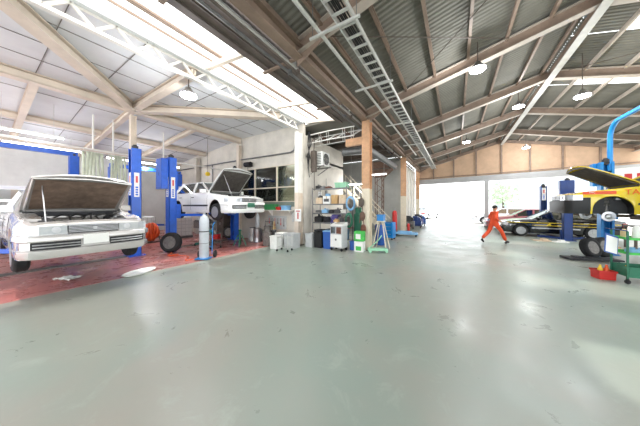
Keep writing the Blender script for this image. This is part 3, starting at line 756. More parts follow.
# taxi liveries (local y>0 faces the camera when the car is turned round)
def side_stripe(t,x0,x1,z0,z1,k,nm='side_stripe',hw=.85,s=1):
    mb=MB(); K=24
    vs=[]
    wt=[(.85,.74),(.81,.84),(.73,.93),(.55,.985),(.35,1),(-3.25,1),(-3.5,.96),(-3.67,.88),(-3.75,.78)]
    for i in range(K+1):
        x=x0+(x1-x0)*i/K; w=interp(wt,x)*hw
        for z in (z0,z1):
            y=w*(.998-(.023)*max(0,min(1,(z-.66)/.2))) if z<=.86 else w*.975-(z-.86)*.4
            vs.append((x,s*(y+.006),z))
    mb.add(vs,[(2*i,2*i+2,2*i+3,2*i+1) for i in range(K)]); return mb.build(nm,k,t)
for s in (1,-1):
    side_stripe(c3,.55,-.06,.745,.83,'stripe_red',s=s); side_stripe(c3,-.78,-3.3,.745,.83,'stripe_red',s=s)
    text_mesh('lettering','TAXI',.2,'text_orange',c3,(-.42,s*(.85),.785),(pi/2-.1 if s<0 else pi/2-.1,0,pi if s>0 else 0))
    text_mesh('lettering','TMC',.06,'text_white',c3,(.38,s*.852,.795),(pi/2-.1,0,pi if s>0 else 0))
    side_stripe(c4,.6,-3.5,.74,.77,'stripe_yellow',s=s); side_stripe(c4,-.45,-3.3,.60,.625,'stripe_yellow',s=s)
    mb=MB(); mb.add([(-1.0,s*.857,.63),(-1.2,s*.857,.63),(-1.1,s*.855,.74)],[(0,1,2)]); mb.build('emblem','stripe_yellow',c4)
mb=MB(); mb.cbox(-2.2,-2.0,-.2,.2,1.44,1.56,.03); mb.build('roof_sign','plastic_white',c4)
# hubs of the yellow taxi (wheels taken off)
for x in (0,-2.66):
    for s in (-1,1):
        mb=MB(); mb.lathe([(.07,s*.56),(.075,s*.62),(.135,s*.63),(.135,s*.655),(.08,s*.658),(.065,s*.70),(.03,s*.72),(.001,s*.722)],(x,0,.13),'y',24); mb.build('brake_disc','bright_metal',c3,smooth=True)
        mb=MB(); mb.tube([(x,s*.52,.13),(x,s*.5,.66)],.05,10); mb.tube([(x,s*.1,.24),(x,s*.56,.11)],.03,8)
        for k in range(7): mb.lathe([(.075,.42+k*.04),(.085,.44+k*.04)],(x,s*.5,0),'z',10)
        mb.build('suspension_strut','dirty_metal',c3,smooth=True)
# bare crash beam of the yellow taxi
mb=MB(); mb.cbox(.70,.83,-.68,.68,.42,.55,.02); mb.cbox(.5,.80,-.62,.62,.21,.34,.02); mb.build('crash_beam','black',c3)
# background cars outside and a white van
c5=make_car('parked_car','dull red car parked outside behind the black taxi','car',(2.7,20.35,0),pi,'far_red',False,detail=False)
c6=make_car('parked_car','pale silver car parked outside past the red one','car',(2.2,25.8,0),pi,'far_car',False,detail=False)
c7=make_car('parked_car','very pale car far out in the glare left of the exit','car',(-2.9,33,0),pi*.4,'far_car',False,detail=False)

def van(loc,rotz,label):
    t=thing('van',label,'van',loc,rotz)
    side=[(1.9,.35),(1.95,.8),(1.75,1.15),(1.2,1.85),(1.0,1.95),(-2.1,1.97),(-2.2,1.85),(-2.25,.35)]
    mb=MB(); mb.prism(side,-.8,.8,'xz'); o=mb.build('body','white_paint',t)
    bv=o.modifiers.new('bevel','BEVEL'); bv.width=.06; bv.segments=3
    mb=MB()
    for s in (-1,1):
        for pts in (((1.55,1.15),(1.15,1.72),(.5,1.75),(.5,1.15)),((.4,1.15),(.4,1.75),(-.7,1.75),(-.7,1.15)),((-.8,1.15),(-.8,1.75),(-1.9,1.75),(-1.95,1.15))):
            mb.add([(a,s*.806,b) for a,b in pts],[(0,1,2,3)])
    mb.build('side_window','dark_glass',t)
    mb=MB(); mb.add([(1.80,-.68,1.16),(1.80,.68,1.16),(1.27,.62,1.82),(1.27,-.62,1.82)],[(0,1,2,3)]); mb.build('windshield','dark_glass',t)
    for s in (-1,1):
        mb=MB(); mb.cbox(1.86,1.97,s*.62-.14,s*.62+.14,.72,.9,.02); mb.build('headlight','lamp_glass',t)
        for x in (1.2,-1.5): make_wheel(t,x,s*.72,s,.3,.3,.19)
    mb=MB(); mb.cbox(1.85,2.05,-.8,.8,.35,.6,.04); mb.build('bumper','plastic_grey',t)
    return t
van((-13.2,.9,.35),0,'white van standing at the rear of the bay behind the silver sedan')

# ------------------------------------------------------------------ two-post lifts
def lift(xp, ya, yb, zh, load, label, boxside=None, boxes=(), arch=None, beam=None, color='blue_lift', reach=.75, pad_z=None, facing=1, padx=(.9,-.9), boxspan=(2.25,3.45), post=(.30,.26),armk=None):
    """posts at (xp, ya) and (xp, yb)"""
    t=thing('two_post_lift',label,'car lift',(xp,ya,0)); D=yb-ya
    for k,(y,s) in enumerate(((0,1),(D,-1))):
        a,b=post[0]/2,post[1]/2
        mb=MB()
        # C-shaped column: back web and two flanges, lips toward the bay
        mb.box(-a,a,y-s*b if s>0 else y+b-.012,y-s*b+.012 if s>0 else y+b,0.02,zh)
        mb.box(-a,-a+.012,min(y-s*b,y+s*b),max(y-s*b,y+s*b),0.02,zh); mb.box(a-.012,a,min(y-s*b,y+s*b),max(y-s*b,y+s*b),0.02,zh)
        mb.box(-a+.012,-a+.06,y+s*b-.006,y+s*b+.006,.02,zh); mb.box(a-.06,a-.012,y+s*b-.006,y+s*b+.006,.02,zh)
        po=mb.build('post',color,t)
        mb=MB(); mb.box(-a-.1,a+.1,y-b-.1,y+b+.1,0,.02); 
        for xx in (-a-.06,a+.06):
            for yy in (-b-.06,b+.06): mb.cyl((xx,y+yy,.02),(xx,y+yy,.05),.014,6)
        mb.build('base_plate',color,t)
        mb=MB(); mb.cyl((0,y-.06,zh-.02),(0,y+.06,zh-.02),.07,14); mb.cyl((0,y,zh),(0,y,zh+.1),.09,14); mb.cyl((0,y,zh+.1),(0,y,zh+.14),.05,12); mb.build('pulley_head','dark_plastic',t,smooth=True)
        # carriage and arms
        zc_=load+.1
        mb=MB(); mb.cbox(-a-.03,a+.03,min(y+s*(b-.02),y+s*(b+.14)),max(y+s*(b-.02),y+s*(b+.14)),zc_-.12,zc_+.42,.01); ca=mb.build('carriage',color,t)
        for px in padx:
            mb=MB(); p0=V((a*.6*(1 if px>0 else -1),y+s*(b+.12),zc_)); p1=V((px,y+s*reach,zc_))
            mb.bar(p0,p1,.1,.09); mb.bar(p0+(p1-p0)*.5,p1+(p1-p0).normalized()*.03,.075,.065); ar=mb.build('arm',armk or color,t)
            mb=MB(); mb.cyl((px,y+s*reach,zc_+.03),(px,y+s*reach,load+.195),.06,14); mb.build('pad','rubber',ar)
        # sticker on the face towards +x and towards the camera (-y)
        mb=MB(); mb.box(a+.001,a+.004,y-.07,y+.07,1.95,2.75); st=mb.build('sticker','label_white',t)
        mb=MB()
        mb.box(a+.004,a+.006,y-.03,y+.03,2.42,2.64,0)
        mb.build('red_mark','label_red',st)
        mb=MB()
        for q in range(4): mb.box(a+.004,a+.006,y-.035,y+.035,2.0+q*.08,2.05+q*.08)
        mb.build('blue_mark','blue_lift',st)
        for fy,sx in ((y-b-.003,-1),):
            mb=MB(); mb.box(-.09,.09,fy-.002,fy,2.0,2.75); st=mb.build('sticker','label_white',t)
            mb=MB(); mb.box(-.03,.03,fy-.004,fy-.002,2.42,2.64); mb.build('red_mark','label_red',st)
            mb=MB()
            for q in range(4): mb.box(-.04,.04,fy-.004,fy-.002,2.05+q*.08,2.1+q*.08)
            mb.build('blue_mark','blue_lift',st)
    for (y,ox) in boxes:
        mb=MB(); mb.cbox(ox-.24,ox+.24,y-.36 if y<=0 else y+.13,y-.13 if y<=0 else y+.40,boxspan[0],boxspan[1],.02); pb=mb.build('power_box',color,t)
        mb=MB(); yy=(y-.36 if y<=0 else y+.13); mb.box(ox-.2,ox+.2,yy-.004,yy,boxspan[0]+.05,boxspan[0]+.06); mb.box(ox-.01,ox+.01,yy-.006,yy,boxspan[0]+.5,boxspan[0]+.62); mb.build('box_latch','blue_deep',pb)
    if beam: 
        mb=MB(); mb.box(-.08,.08,-.1,D+.1,beam-.16,beam); mb.build('overhead_beam',color,t)
    if arch:
        mb=MB(); zt_=arch
        pts=[(.1,D,zh-.3),(.1,D,zt_-.5)]+[(.1,D-.5+.5*cos(a_),zt_-.5+.5*sin(a_)) for a_ in [pi/2*k/6 for k in range(1,7)]]
        pts+=[(.1,.5-.5*sin(a_),zt_-.5+.5*cos(a_)) for a_ in [pi/2*k/6 for k in range(0,7)]]+[(.1,0,zh-.3)]
        mb.tube(pts,.065,12); mb.build('overhead_pipe','blue_bright',t,smooth=True)
    else:
        mb=MB(); mb.box(-.12,.12,.25,D-.25,.004,.03); mb.build('floor_cover','dirty_metal',t)
    return t
lift(-9.1,-.45,2.9,3.55,.58,'blue two post lift holding the silvery sedan low',reach=1.02,padx=(1.1,-.75))
lift(-9.35,4.1,6.95,3.5,1.2,'blue two post lift with big blue box, holding the white sedan',boxes=((0,-.16),),reach=.78,padx=(1.0,-.85),boxspan=(2.3,3.45))
lift(-13.4,-.6,2.25,3.7,.35,'blue lift frame with overhead beam around the rear white van',beam=3.86,reach=.95,padx=(.8,-.8))
lift(-13.4,3.45,6.25,3.45,.5,'empty blue lift frame with overhead beam in the rear corner',beam=3.6,reach=.9,padx=(.9,-.9))
lift(4.35,8.5,11.55,3.15,1.23,'light blue two post lift with arched overhead pipe under the yellow taxi',arch=4.45,color='blue_bright',reach=.98,boxes=((3.05,.0),),boxspan=(2.35,3.15),padx=(.9,-.3),armk='dark_steel')
lift(4.5,15.1,18.5,2.85,-.03,'dark blue lift with box at the black taxi',color='blue_deep',reach=.85,padx=(.8,-.8),boxes=((0,-.1),),boxspan=(2.15,2.85),post=(.3,.26))
# ------------------------------------------------------------------ movable things
def single(mb,name,mats,loc,label,cat,rotz=0,group=None,smooth=False):
    o=mb.build(name,mats,None,loc,(0,0,rotz),smooth); return tag(o,label,cat,group)
def crate(name,loc,size,k,label,rotz=0,cat='crate',lid=None,group=None,taper=.06):
    a,b,h=size; t=thing(name,label,cat,loc,rotz,group)
    mb=MB(); x0,y0=a/2*(1-taper),b/2*(1-taper); x1,y1=a/2,b/2; w=.012
    def ringp(x,y,z): return [(-x,-y,z),(x,-y,z),(x,y,z),(-x,y,z)]
    vs=ringp(x0,y0,0)+ringp(x1,y1,h)+ringp(x1-w,y1-w,h)+ringp(x0-w,y0-w,w)
    fs=[(3,2,1,0)]+[(i,(i+1)%4,4+(i+1)%4,4+i) for i in range(4)]+[(4+i,4+(i+1)%4,8+(i+1)%4,8+i) for i in range(4)]+[(8+i,8+(i+1)%4,12+(i+1)%4,12+i) for i in range(4)]+[(12,13,14,15)]
    mb.add(vs,fs); mb.build('tub',k,t)
    mb=MB(); x1+=.012; y1+=.012
    mb.box(-x1,x1,-y1,-y1+.02,h-.04,h); mb.box(-x1,x1,y1-.02,y1,h-.04,h); mb.box(-x1,-x1+.02,-y1+.02,y1-.02,h-.04,h); mb.box(x1-.02,x1,-y1+.02,y1-.02,h-.04,h); mb.build('rim',k,t)
    if lid:
        mb=MB(); mb.cbox(-x1-.005,x1+.005,-y1-.005,y1+.005,h+.001,h+.035,.01); mb.cbox(-x1*.7,x1*.7,-y1*.6,y1*.6,h+.035,h+.045,.005); mb.build('lid',lid,t)
    return t
def carton(loc,size,k,label,rotz=0,group=None,flap=True):
    a,b,h=size; t=thing('cardboard_box',label,'box',loc,rotz,group)
    mb=MB(); mb.cbox(-a/2,a/2,-b/2,b/2,0,h,.004); mb.build('carton',k,t)
    mb=MB(); mb.box(-a/2,a/2,-.02,.02,h,h+.002); mb.box(-.02,.02,-b/2-.002,-b/2,h*.6,h); mb.build('tape','bamboo',t)
    return t
def caster(mb,x,y,r=.04): mb.lathe([(r,-.015),(r,.015)],(x,y,r),'y',12); mb.box(x-.012,x+.012,y-.025,y+.025,r,r*2+.02)

# --- gas cylinder on its blue trolley
t=thing('cylinder_trolley','blue two wheeled trolley carrying the tall grey gas cylinder','trolley',(-6.72,3.95,0),.6)
mb=MB()
for x in (-.17,.17): mb.tube([(x,.02,.12),(x,.06,.9),(x,.1,1.05),(x,.24,1.12)],.014,6)
for z in (.35,.85): mb.tube([(-.17,.05,z),(.17,.05,z)],.012,6)
mb.build('frame','blue_bright',t,smooth=True)
mb=MB(); mb.box(-.2,.2,-.34,.0,.03,.045); mb.build('foot_plate','blue_bright',t)
for x in (-.24,.24):
    mb=MB(); mb.lathe([(.04,-.02),(.11,-.025),(.12,0),(.11,.025),(.04,.02)],(x,.08,.12),'x',18); mb.build('wheel','rubber',t,smooth=True)
t=thing('gas_cylinder','tall pale grey gas cylinder standing on a blue trolley','gas cylinder',(-6.63,3.83,.05))
mb=MB(); mb.lathe([(.13,0),(.14,.02),(.14,1.12),(.13,1.2),(.1,1.27),(.05,1.31),(.035,1.33),(.035,1.35)],n=24); mb.build('bottle','cylinder_grey',t,smooth=True)
mb=MB(); mb.cyl((0,0,1.35),(0,0,1.42),.02,10); mb.cyl((0,0,1.38),(.07,0,1.38),.014,8); mb.cyl((0,0,1.42),(0,0,1.435),.035,12); mb.build('valve','bright_metal',t,smooth=True)
mb=MB(); mb.lathe([(.142,.8),(.143,.8),(.143,.83),(.142,.83)],n=24); mb.build('band','dark_plastic',t)
mb=MB(); mb.lathe([(.142,.45),(.143,.45),(.143,.46),(.142,.46)],n=24); mb.build('band','dark_plastic',t)
# blue gauge box and red hose beside it
mb=MB(); mb.cbox(-.12,.12,-.08,.08,0,.16,.02); mb.tube([(-.06,0,.16),(-.06,0,.21),(.06,0,.21),(.06,0,.16)],.01,6)
single(mb,'tool_case','light_blue',(-7.25,4.2,.004),'small light blue tool case on the floor left of the gas cylinder','case')
mb=MB(); pts=[(0,0,.02)]
for k in range(40): a=k*.45; pts.append((.25*sin(a*.5)+.04*k-.6,.2*cos(a)*.8,.02+.012*(k%2)))
single((lambda m:(m.tube(pts,.011,6),m)[1])(MB()),'air_hose','orange_hose',(-7.9,3.55,.004),'thin orange hose snaking over the red floor by the lift post','hose',smooth=True)
# --- loose wheels
def loose_wheel(loc,rot,label,r=.33,wd=.22,holder='tyre_wheel'):
    t=thing('car_wheel',label,'wheel',loc); t.rotation_euler=rot
    mb=MB(); h=wd/2
    prof=[(r*.62,-h*.85),(r*.8,-h),(r*.94,-h*.85),(r,-h*.55),(r,h*.55),(r*.94,h*.85),(r*.8,h),(r*.62,h*.85)]
    mb.lathe(prof,(0,0,r),'y',30)
    for k in (-1,0,1): mb.lathe([(r+.003,k*.045-.014),(r+.003,k*.045+.014)],(0,0,r),'y',30)
    mb.build('tyre','rubber',t,smooth=True)
    mb=MB(); mb.lathe([(r*.63,h*.86),(r*.6,-h*.2),(r*.6,-h*.5),(r*.63,-h*.86)],(0,0,r),'y',26)
    mb.lathe([(r*.6,-h*.35),(r*.45,-h*.55),(r*.3,-h*.35),(r*.2,-h*.6),(.001,-h*.62)],(0,0,r),'y',26)
    mb.build('rim','dirty_metal',t,smooth=True)
    for k in range(5):
        a=2*pi*k/5; mb=MB(); mb.cyl((r*.25*cos(a),-h*.45,r+r*.25*sin(a)),(r*.25*cos(a),-h*.68,r+r*.25*sin(a)),.012,6); mb.build('wheel_nut','bright_metal',t)
    return t
loose_wheel((-8.55,3.72,.01),(radians(-8),0,radians(32)),'loose wheel leaning at the foot of the blue post with big box',.35,.24)
loose_wheel((-9.75,6.9,.01),(radians(-10),0,radians(20)),'loose wheel leaning against the window wall under the white sedan',.32,.2)
loose_wheel((3.7,10.45,.01),(radians(-16),0,radians(40)),'front loose wheel leaning under the yellow taxi',.315,.2)
loose_wheel((4.1,10.85,.01),(radians(-16),0,radians(40)),'rear loose wheel behind the other one under the yellow taxi',.315,.2)
mb=MB(); mb.cbox(-.7,.55,-.22,.22,.02,.07,.01); mb.cbox(-.5,-.3,-.1,.1,.07,.11,.01)
for x in (-.6,.45):
    for y in (-.17,.17): mb.lathe([(.03,-.012),(.03,.012)],(x,y,.031),'y',10)
single(mb,'creeper_board','dark_plastic',(3.55,10.05,0),'low dark creeper board on the floor before the loose wheels','creeper board',.3)
# gearbox jack under the white sedan
t=thing('transmission_jack','grey engine part on a jack stand beneath the white sedan','jack',(-9.15,5.3,.004))
mb=MB(); mb.bar((-.4,0,.08),(.4,0,.08),.08,.06); mb.bar((0,-.4,.08),(0,.4,.08),.08,.06); mb.build('base_frame','green_dark',t)
mb=MB(); mb.cyl((0,0,.1),(0,0,.55),.07,14); mb.cyl((0,0,.55),(0,0,.7),.045,12); mb.build('ram','galv_dark',t,smooth=True)
for x,y in ((-.4,0),(.4,0),(0,-.4),(0,.4)):
    mb=MB(); mb.lathe([(.04,-.02),(.04,.02)],(x,y,.04),'y',12); mb.build('caster','rubber',t)
t=thing('gearbox','dull grey gearbox and engine lump resting on the jack','gearbox',(-9.15,5.3,.706))
mb=MB(); mb.cbox(-.55,.15,-.2,.2,.0,.34,.05); mb.lathe([(.2,.15),(.24,.2),(.24,.28),(.12,.4),(.09,.6),(.05,.62)],(0,0,.18),'x',18); mb.build('casing','engine',t,smooth=True,angle=35)
mb=MB(); mb.cyl((-.3,-.1,.34),(-.3,-.1,.42),.06,12); mb.cyl((-.1,.05,.34),(-.1,.05,.39),.04,12); mb.build('port','bright_metal',t)
t=thing('parts_trolley','low steel trolley with scrap parts under the raised white sedan','trolley',(-8.2,5.0,.004))
for z in (.2,.55):
    mb=MB(); mb.box(-.35,.35,-.22,.22,z,z+.02); mb.box(-.35,.35,-.22,-.21,z+.02,z+.07); mb.box(-.35,.35,.21,.22,z+.02,z+.07); mb.build('tray','dirty_metal',t)
for x in (-.34,.34):
    for y in (-.21,.21):
        mb=MB(); mb.box(x-.012,x+.012,y-.012,y+.012,.07,.62); mb.build('leg','dirty_metal',t)
        mb=MB(); caster(mb,x,y,.035); mb.build('caster','rubber',t)
for i,(x,y,r,k) in enumerate(((-.2,.05,.08,'dirty_metal'),(.03,-.05,.09,'green_dark'),(.22,.04,.07,'galv_dark'))):
    mb=MB(); mb.lathe([(r,0),(r*1.05,.03),(r*.8,.12),(r*.4,.16),(.001,.17)],n=14); single(mb,'machine_part',k,(-8.2+x,5.0+y,.578),['rusty domed part at the left of the trolley tray','green domed part in the middle of the trolley tray','grey domed part at the right of the trolley tray'][i],'machine part',smooth=True)
# green jack body
t=thing('axle_stand','green axle stand on the floor behind the gas cylinder','axle stand',(-7.6,5.9,.004))
for s in ((-1,-1),(1,-1),(1,1),(-1,1)):
    mb=MB(); mb.bar((s[0]*.18,s[1]*.18,0),(s[0]*.05,s[1]*.05,.45),.04,.04); mb.build('leg','green_dark',t)
mb=MB(); mb.cyl((0,0,.4),(0,0,.62),.04,12); mb.cbox(-.06,.06,-.04,.04,.62,.67,.01); mb.build('saddle_post','green_dark',t)

# --- orange heap and white tanks at the rear of the bay
t=thing('hose_reel','bright orange heap of coiled hose on a low frame behind the first post','hose reel',(-11.9,4.3,.004))
for i in range(9):
    mb=MB(); R_=.30+.04*sin(i*2.1); pts=[(R_*cos(a)+.03*sin(3*a+i),-.24+i*.06+.04*sin(2*a+i),.46+R_*1.15*sin(a)) for a in [2*pi*k/22 for k in range(22)]]
    mb.tube(pts,.045,8,closed=True); mb.build('hose_loop','orange_hose',t,smooth=True)
mb=MB(); mb.cyl((0,-.3,.45),(0,.3,.45),.22,18); mb.build('drum','stripe_red',t,smooth=True)
mb=MB()
mb.bar((-.35,-.33,0.02),(0,-.33,.45),.04,.04); mb.bar((.35,-.33,.02),(0,-.33,.45),.04,.04); mb.bar((-.35,.33,.02),(0,.33,.45),.04,.04); mb.bar((.35,.33,.02),(0,.33,.45),.04,.04); mb.bar((-.35,-.33,.02),(-.35,.33,.02),.04,.04); mb.bar((.35,-.33,.02),(.35,.33,.02),.04,.04)
mb.build('stand','dark_steel',t)
def tank(loc,label,k='plastic_white',w=.9,h=1.1):
    t=thing('liquid_tank',label,'tank',loc)
    mb=MB(); mb.cbox(-w/2,w/2,-w/2,w/2,.12,h,.05); mb.build('tank_body',k,t)
    mb=MB()
    for i in range(6):
        z=.15+i*(h-.2)/5; 
        mb.tube([(-w/2-.02,-w/2-.02,z),(w/2+.02,-w/2-.02,z),(w/2+.02,w/2+.02,z),(-w/2-.02,w/2+.02,z)],.011,5,closed=True)
    for i in range(6):
        x=-w/2+i*w/5; mb.tube([(x,-w/2-.02,.1),(x,-w/2-.02,h-.04)],.009,5)
        mb.tube([(w/2+.02,x,.1),(w/2+.02,x,h-.04)],.009,5)
    mb.build('cage','galv',t,smooth=True)
    mb=MB(); mb.box(-w/2-.03,w/2+.03,-w/2-.03,w/2+.03,0,.1); mb.build('pallet','galv_dark',t)
    mb=MB(); mb.cyl((0,0,h),(0,0,h+.06),.12,18); mb.build('cap','plastic_grey',t)
    return t
tank((-12.3,5.75,.004),'white liquid tank in a wire cage, nearer one behind the orange hose')
tank((-13.9,4.7,.004),'white liquid tank in a wire cage, farther one toward the left wall')
# --- hanging plastic strips
def curtain(x,y,w,z0,z1,label):
    t=thing('plastic_curtain',label,'curtain',(x,y,0))
    for i in range(6):
        mb=MB(); vs=[];n=10; yy=-w/2+i*w/6
        for j in range(2):
            for k in range(n+1):
                u=k/n; vs.append((.03*sin(u*7+i)+(.015 if j else 0),yy+(w/6*.9)*(0 if j==0 else 1)*(1-.25*u)+.02*sin(i+u*3),z1+(z0-z1)*u))
        mb.add(vs,[(k,k+1,n+1+k+1,n+1+k) for k in range(n)])
        o=mb.build('strip','curtain',t,smooth=True); m=o.modifiers.new('solid','SOLIDIFY'); m.thickness=.006
    mb=MB(); mb.tube([(0,-w/2-.05,z1+.01),(0,w/2+.05,z1+.01)],.015,6); mb.build('rail','white_steel',t)
curtain(-11.2,2.35,.6,2.35,3.6,'pale green plastic strip curtain, left bunch behind the silvery hood')
curtain(-11.2,3.05,.5,2.2,3.6,'pale green plastic strip curtain, right bunch next to the first post')
t=thing('pipe_run','white pipe run with upright droppers crossing the bay above the silver car','pipe',(-11.2,0,3.7))
mb=MB(); mb.tube([(0,-5,0),(0,7.4,0)],.035,8); mb.build('long_pipe','white_steel',t,smooth=True)
for y in (2.35,2.9,4.6):
    mb=MB(); mb.tube([(0,y,0),(0,y,zc(-11.2)-3.72)],.03,8); mb.build('dropper','white_steel',t,smooth=True)
# wall pipe along the window wall, with droppers
t=thing('wall_pipe','grey pipe with a swan neck running along the window wall','pipe',(-9.5,7.42,4.02))
mb=MB(); mb.tube([(-7.4,0,.02),(-.2,0,.02),(3.35,0,-.02),(3.55,-.02,.04),(3.72,-.03,.55),(3.78,-.03,.8)],.035,8); mb.build('main_pipe','galv_dark',t,smooth=True)
mb=MB(); mb.tube([(-2.5,0,0),(-2.5,0,-2.6)],.03,8); mb.build('dropper','galv_dark',t)
mb=MB(); mb.tube([(-.25,-.05,.0),(-.25,-.05,-1.9)],.025,8); mb.build('dropper','galv_dark',t)
t=thing('motor_unit','small dark winch motor fixed high on the window wall above the white hood','motor',(-8.8,7.3,3.72))
mb=MB(); mb.cyl((-.2,0,0),(.2,0,0),.12,16); mb.cyl((.2,0,0),(.28,0,0),.07,12); mb.box(-.12,.12,.05,.2,-.1,.1); mb.build('housing','black',t)
mb=MB(); mb.tube([(0,0,-.1),(0.02,0,-.5)],.012,6); mb.build('hook_chain','dark_steel',t)
mb=MB(); mb.lathe([(.001,-.1),(.09,-.08),(.12,.02),(.08,.1),(.001,.11)],n=14)
single(mb,'work_lamp','yellow_plastic',(-10.6,6.3,3.25),'small yellow hanging pendant lamp over the rear of the white sedan','lamp',smooth=True)
mb=MB(); mb.cyl((0,0,0),(0,0,1.66),.008,5); o=mb.build('cord','dark_steel',bpy.data.objects['work_lamp'],(0,0,.1))

# --- along the window wall: kegs, poles, bins
def keg(x,y,r,h,k,label,group=None):
    t=thing('steel_drum',label,'drum',(x,y,.004))
    mb=MB(); mb.lathe([(r*.92,0),(r,.02),(r*.97,.06),(r,h*.3),(r*.97,h*.34),(r,h*.38),(r*.97,h*.66),(r,h*.7),(r*.97,h-.06),(r,h-.02),(r*.9,h)],n=22); mb.build('shell',k,t,smooth=True)
    mb=MB(); mb.lathe([(r*.82,h),(r*.8,h+.02),(.001,h+.022)],n=20); mb.cyl((r*.5,0,h+.02),(r*.5,0,h+.045),.025,10); mb.build('lid','galv_dark',t)
keg(-8.15,7.05,.19,.62,'galv','silver steel drum by the window wall, leftmost of three')
keg(-7.72,6.95,.19,.62,'bright_metal','shiny steel drum by the window wall, middle of three')
keg(-7.3,7.15,.15,.75,'dirty_metal','slim dark steel drum by the window wall, rightmost of three')
mb=MB(); mb.lathe([(.08,0),(.09,.02),(.09,.5),(.05,.6),(.025,.62),(.025,.68)],n=16); single(mb,'gas_bottle','cylinder_grey',(-7.62,7.17,.63+.05),'small grey gas bottle perched on top of a drum','gas bottle',smooth=True)
bpy.data.objects['gas_bottle'].location=(-7.72,6.95,.004+.67)
for i,(x,h) in enumerate(((-7.02,.95),(-6.95,.72))):
    mb=MB(); mb.bar((0,-.12,0),(0,.0,h),.07,.04); single(mb,'timber_plank','bamboo',(x,7.3,.004),['tall pale timber plank leaning at the white wall','short pale timber plank leaning beside the taller one'][i],'plank')
keg(-6.72,6.95,.13,.6,'dark_plastic','short black drum between the planks and the grey bins')
t=thing('hand_truck','black hand truck standing left of the grey bins','hand truck',(-6.62,6.55,0),.3)
mb=MB()
for x in (-.17,.17): mb.tube([(x,0,.08),(x,.05,1.0),(x,.12,1.08)],.014,6)
for z in (.3,.55,.8,1.0): mb.tube([(-.17,.04,z),(.17,.04,z)],.011,6)
mb.build('frame','black',t,smooth=True)
mb=MB(); mb.box(-.19,.19,-.2,0,.02,.03); mb.build('toe_plate','black',t)
for x in (-.2,.2):
    mb=MB(); mb.lathe([(.05,-.02),(.1,-.02),(.11,0),(.1,.02),(.05,.02)],(x,.08,.111),'x',16); mb.build('wheel','rubber',t,smooth=True)
mb=MB(); mb.cbox(-.16,.16,-.2,-.02,.03,.6,.03); mb.cbox(-.1,.1,-.19,-.03,.6,.8,.03)
single(mb,'oil_can','dirty_metal',(-6.62,6.55,.0+.002),'tall dull metal oil can carried on the black hand truck','can',.3)
crate('waste_bin',(-6.18,6.9,0),(.42,.38,.5),'plastic_grey','left light grey lidded bin near the corner column',.05,'bin',lid='plastic_white')
crate('waste_bin',(-5.5,6.72,0),(.5,.42,.55),'plastic_grey','wider light grey lidded bin right in front of the corner column',-.05,'bin',lid='plastic_grey')
crate('waste_bin',(-5.95,6.3,0),(.36,.34,.5),'plastic_white','whitish bin with an inner bag, in front of the grey ones',.1,'bin')
t=thing('wire_cart','small wire cart standing in front of the grey bins','cart',(-5.35,6.1,0),.2)
mb=MB()
for z in (.15,.5):
    mb.tube([(-.22,-.16,z),(.22,-.16,z),(.22,.16,z),(-.22,.16,z)],.009,5,closed=True)
    for k in range(5): mb.tube([(-.18+.09*k,-.16,z),(-.18+.09*k,.16,z)],.005,4)
mb.build('basket','galv',t)
for x in (-.22,.22):
    for y in (-.16,.16):
        mb=MB(); mb.tube([(x,y,.08),(x,y,.62)],.01,5); mb.build('post','galv',t)
        mb=MB(); caster(mb,x,y,.035); mb.build('caster','rubber',t)
# ledge with green crate and red/blue things
t=thing('wall_shelf','white shelf ledge along the foot of the office windows','shelf',(-7.3,7.32,1.44))
mb=MB(); mb.box(-1.7,1.35,-.17,.17,0,.03); mb.build('board','white_steel',t)
for x in (-1.5,0,1.2):
    mb=MB(); mb.prism([(.17,0),(.17,-.25),(.15,-.25),(-.12,-.0)],x-.015,x+.015,'yz'); mb.build('bracket','white_steel',t)
crate('plastic_crate',(-7.35,7.3,1.472),(.9,.28,.26),'green_box','long green plastic crate on the ledge below the office windows')
crate('plastic_crate',(-6.32,7.3,1.472),(.34,.26,.2),'light_blue','pale blue plastic crate on the window ledge near the corner column')
crate('plastic_crate',(-6.68,7.3,1.472),(.24,.24,.14),'red_plastic','small red plastic tray on the window ledge')
mb=MB(); mb.box(-.16,.16,-.004,.004,0,.5); mb.box(-.03,.03,-.006,-.004,.1,.36,1); mb.box(-.1,.1,-.006,-.004,.4,.44,1)
single(mb,'paper_poster',['paper','ink_red'],(-5.5,7.1,1.02),'white paper notice with a red drawing, hung on the corner column','poster')
mb=MB(); mb.cbox(-.14,.14,-.1,.1,0,.42,.02); mb.box(-.1,.1,-.104,-.1,.1,.3)
single(mb,'switch_box','galv',(-5.85,7.38,.98),'grey electric switch box low on the wall left of the corner column','switch box')
mb=MB(); mb.cbox(-.1,.1,-.1,.1,0,.9,.02); mb.tube([(0,0,.9),(.04,0,1.5)],.02,6); mb.tube([(.05,-.05,.0),(.06,-.05,-.8)],.015,6)
single(mb,'meter_box','dark_steel',(-5.15,7.75,3.1),'tangled dark meter box and conduits right of the white corner column','meter box')
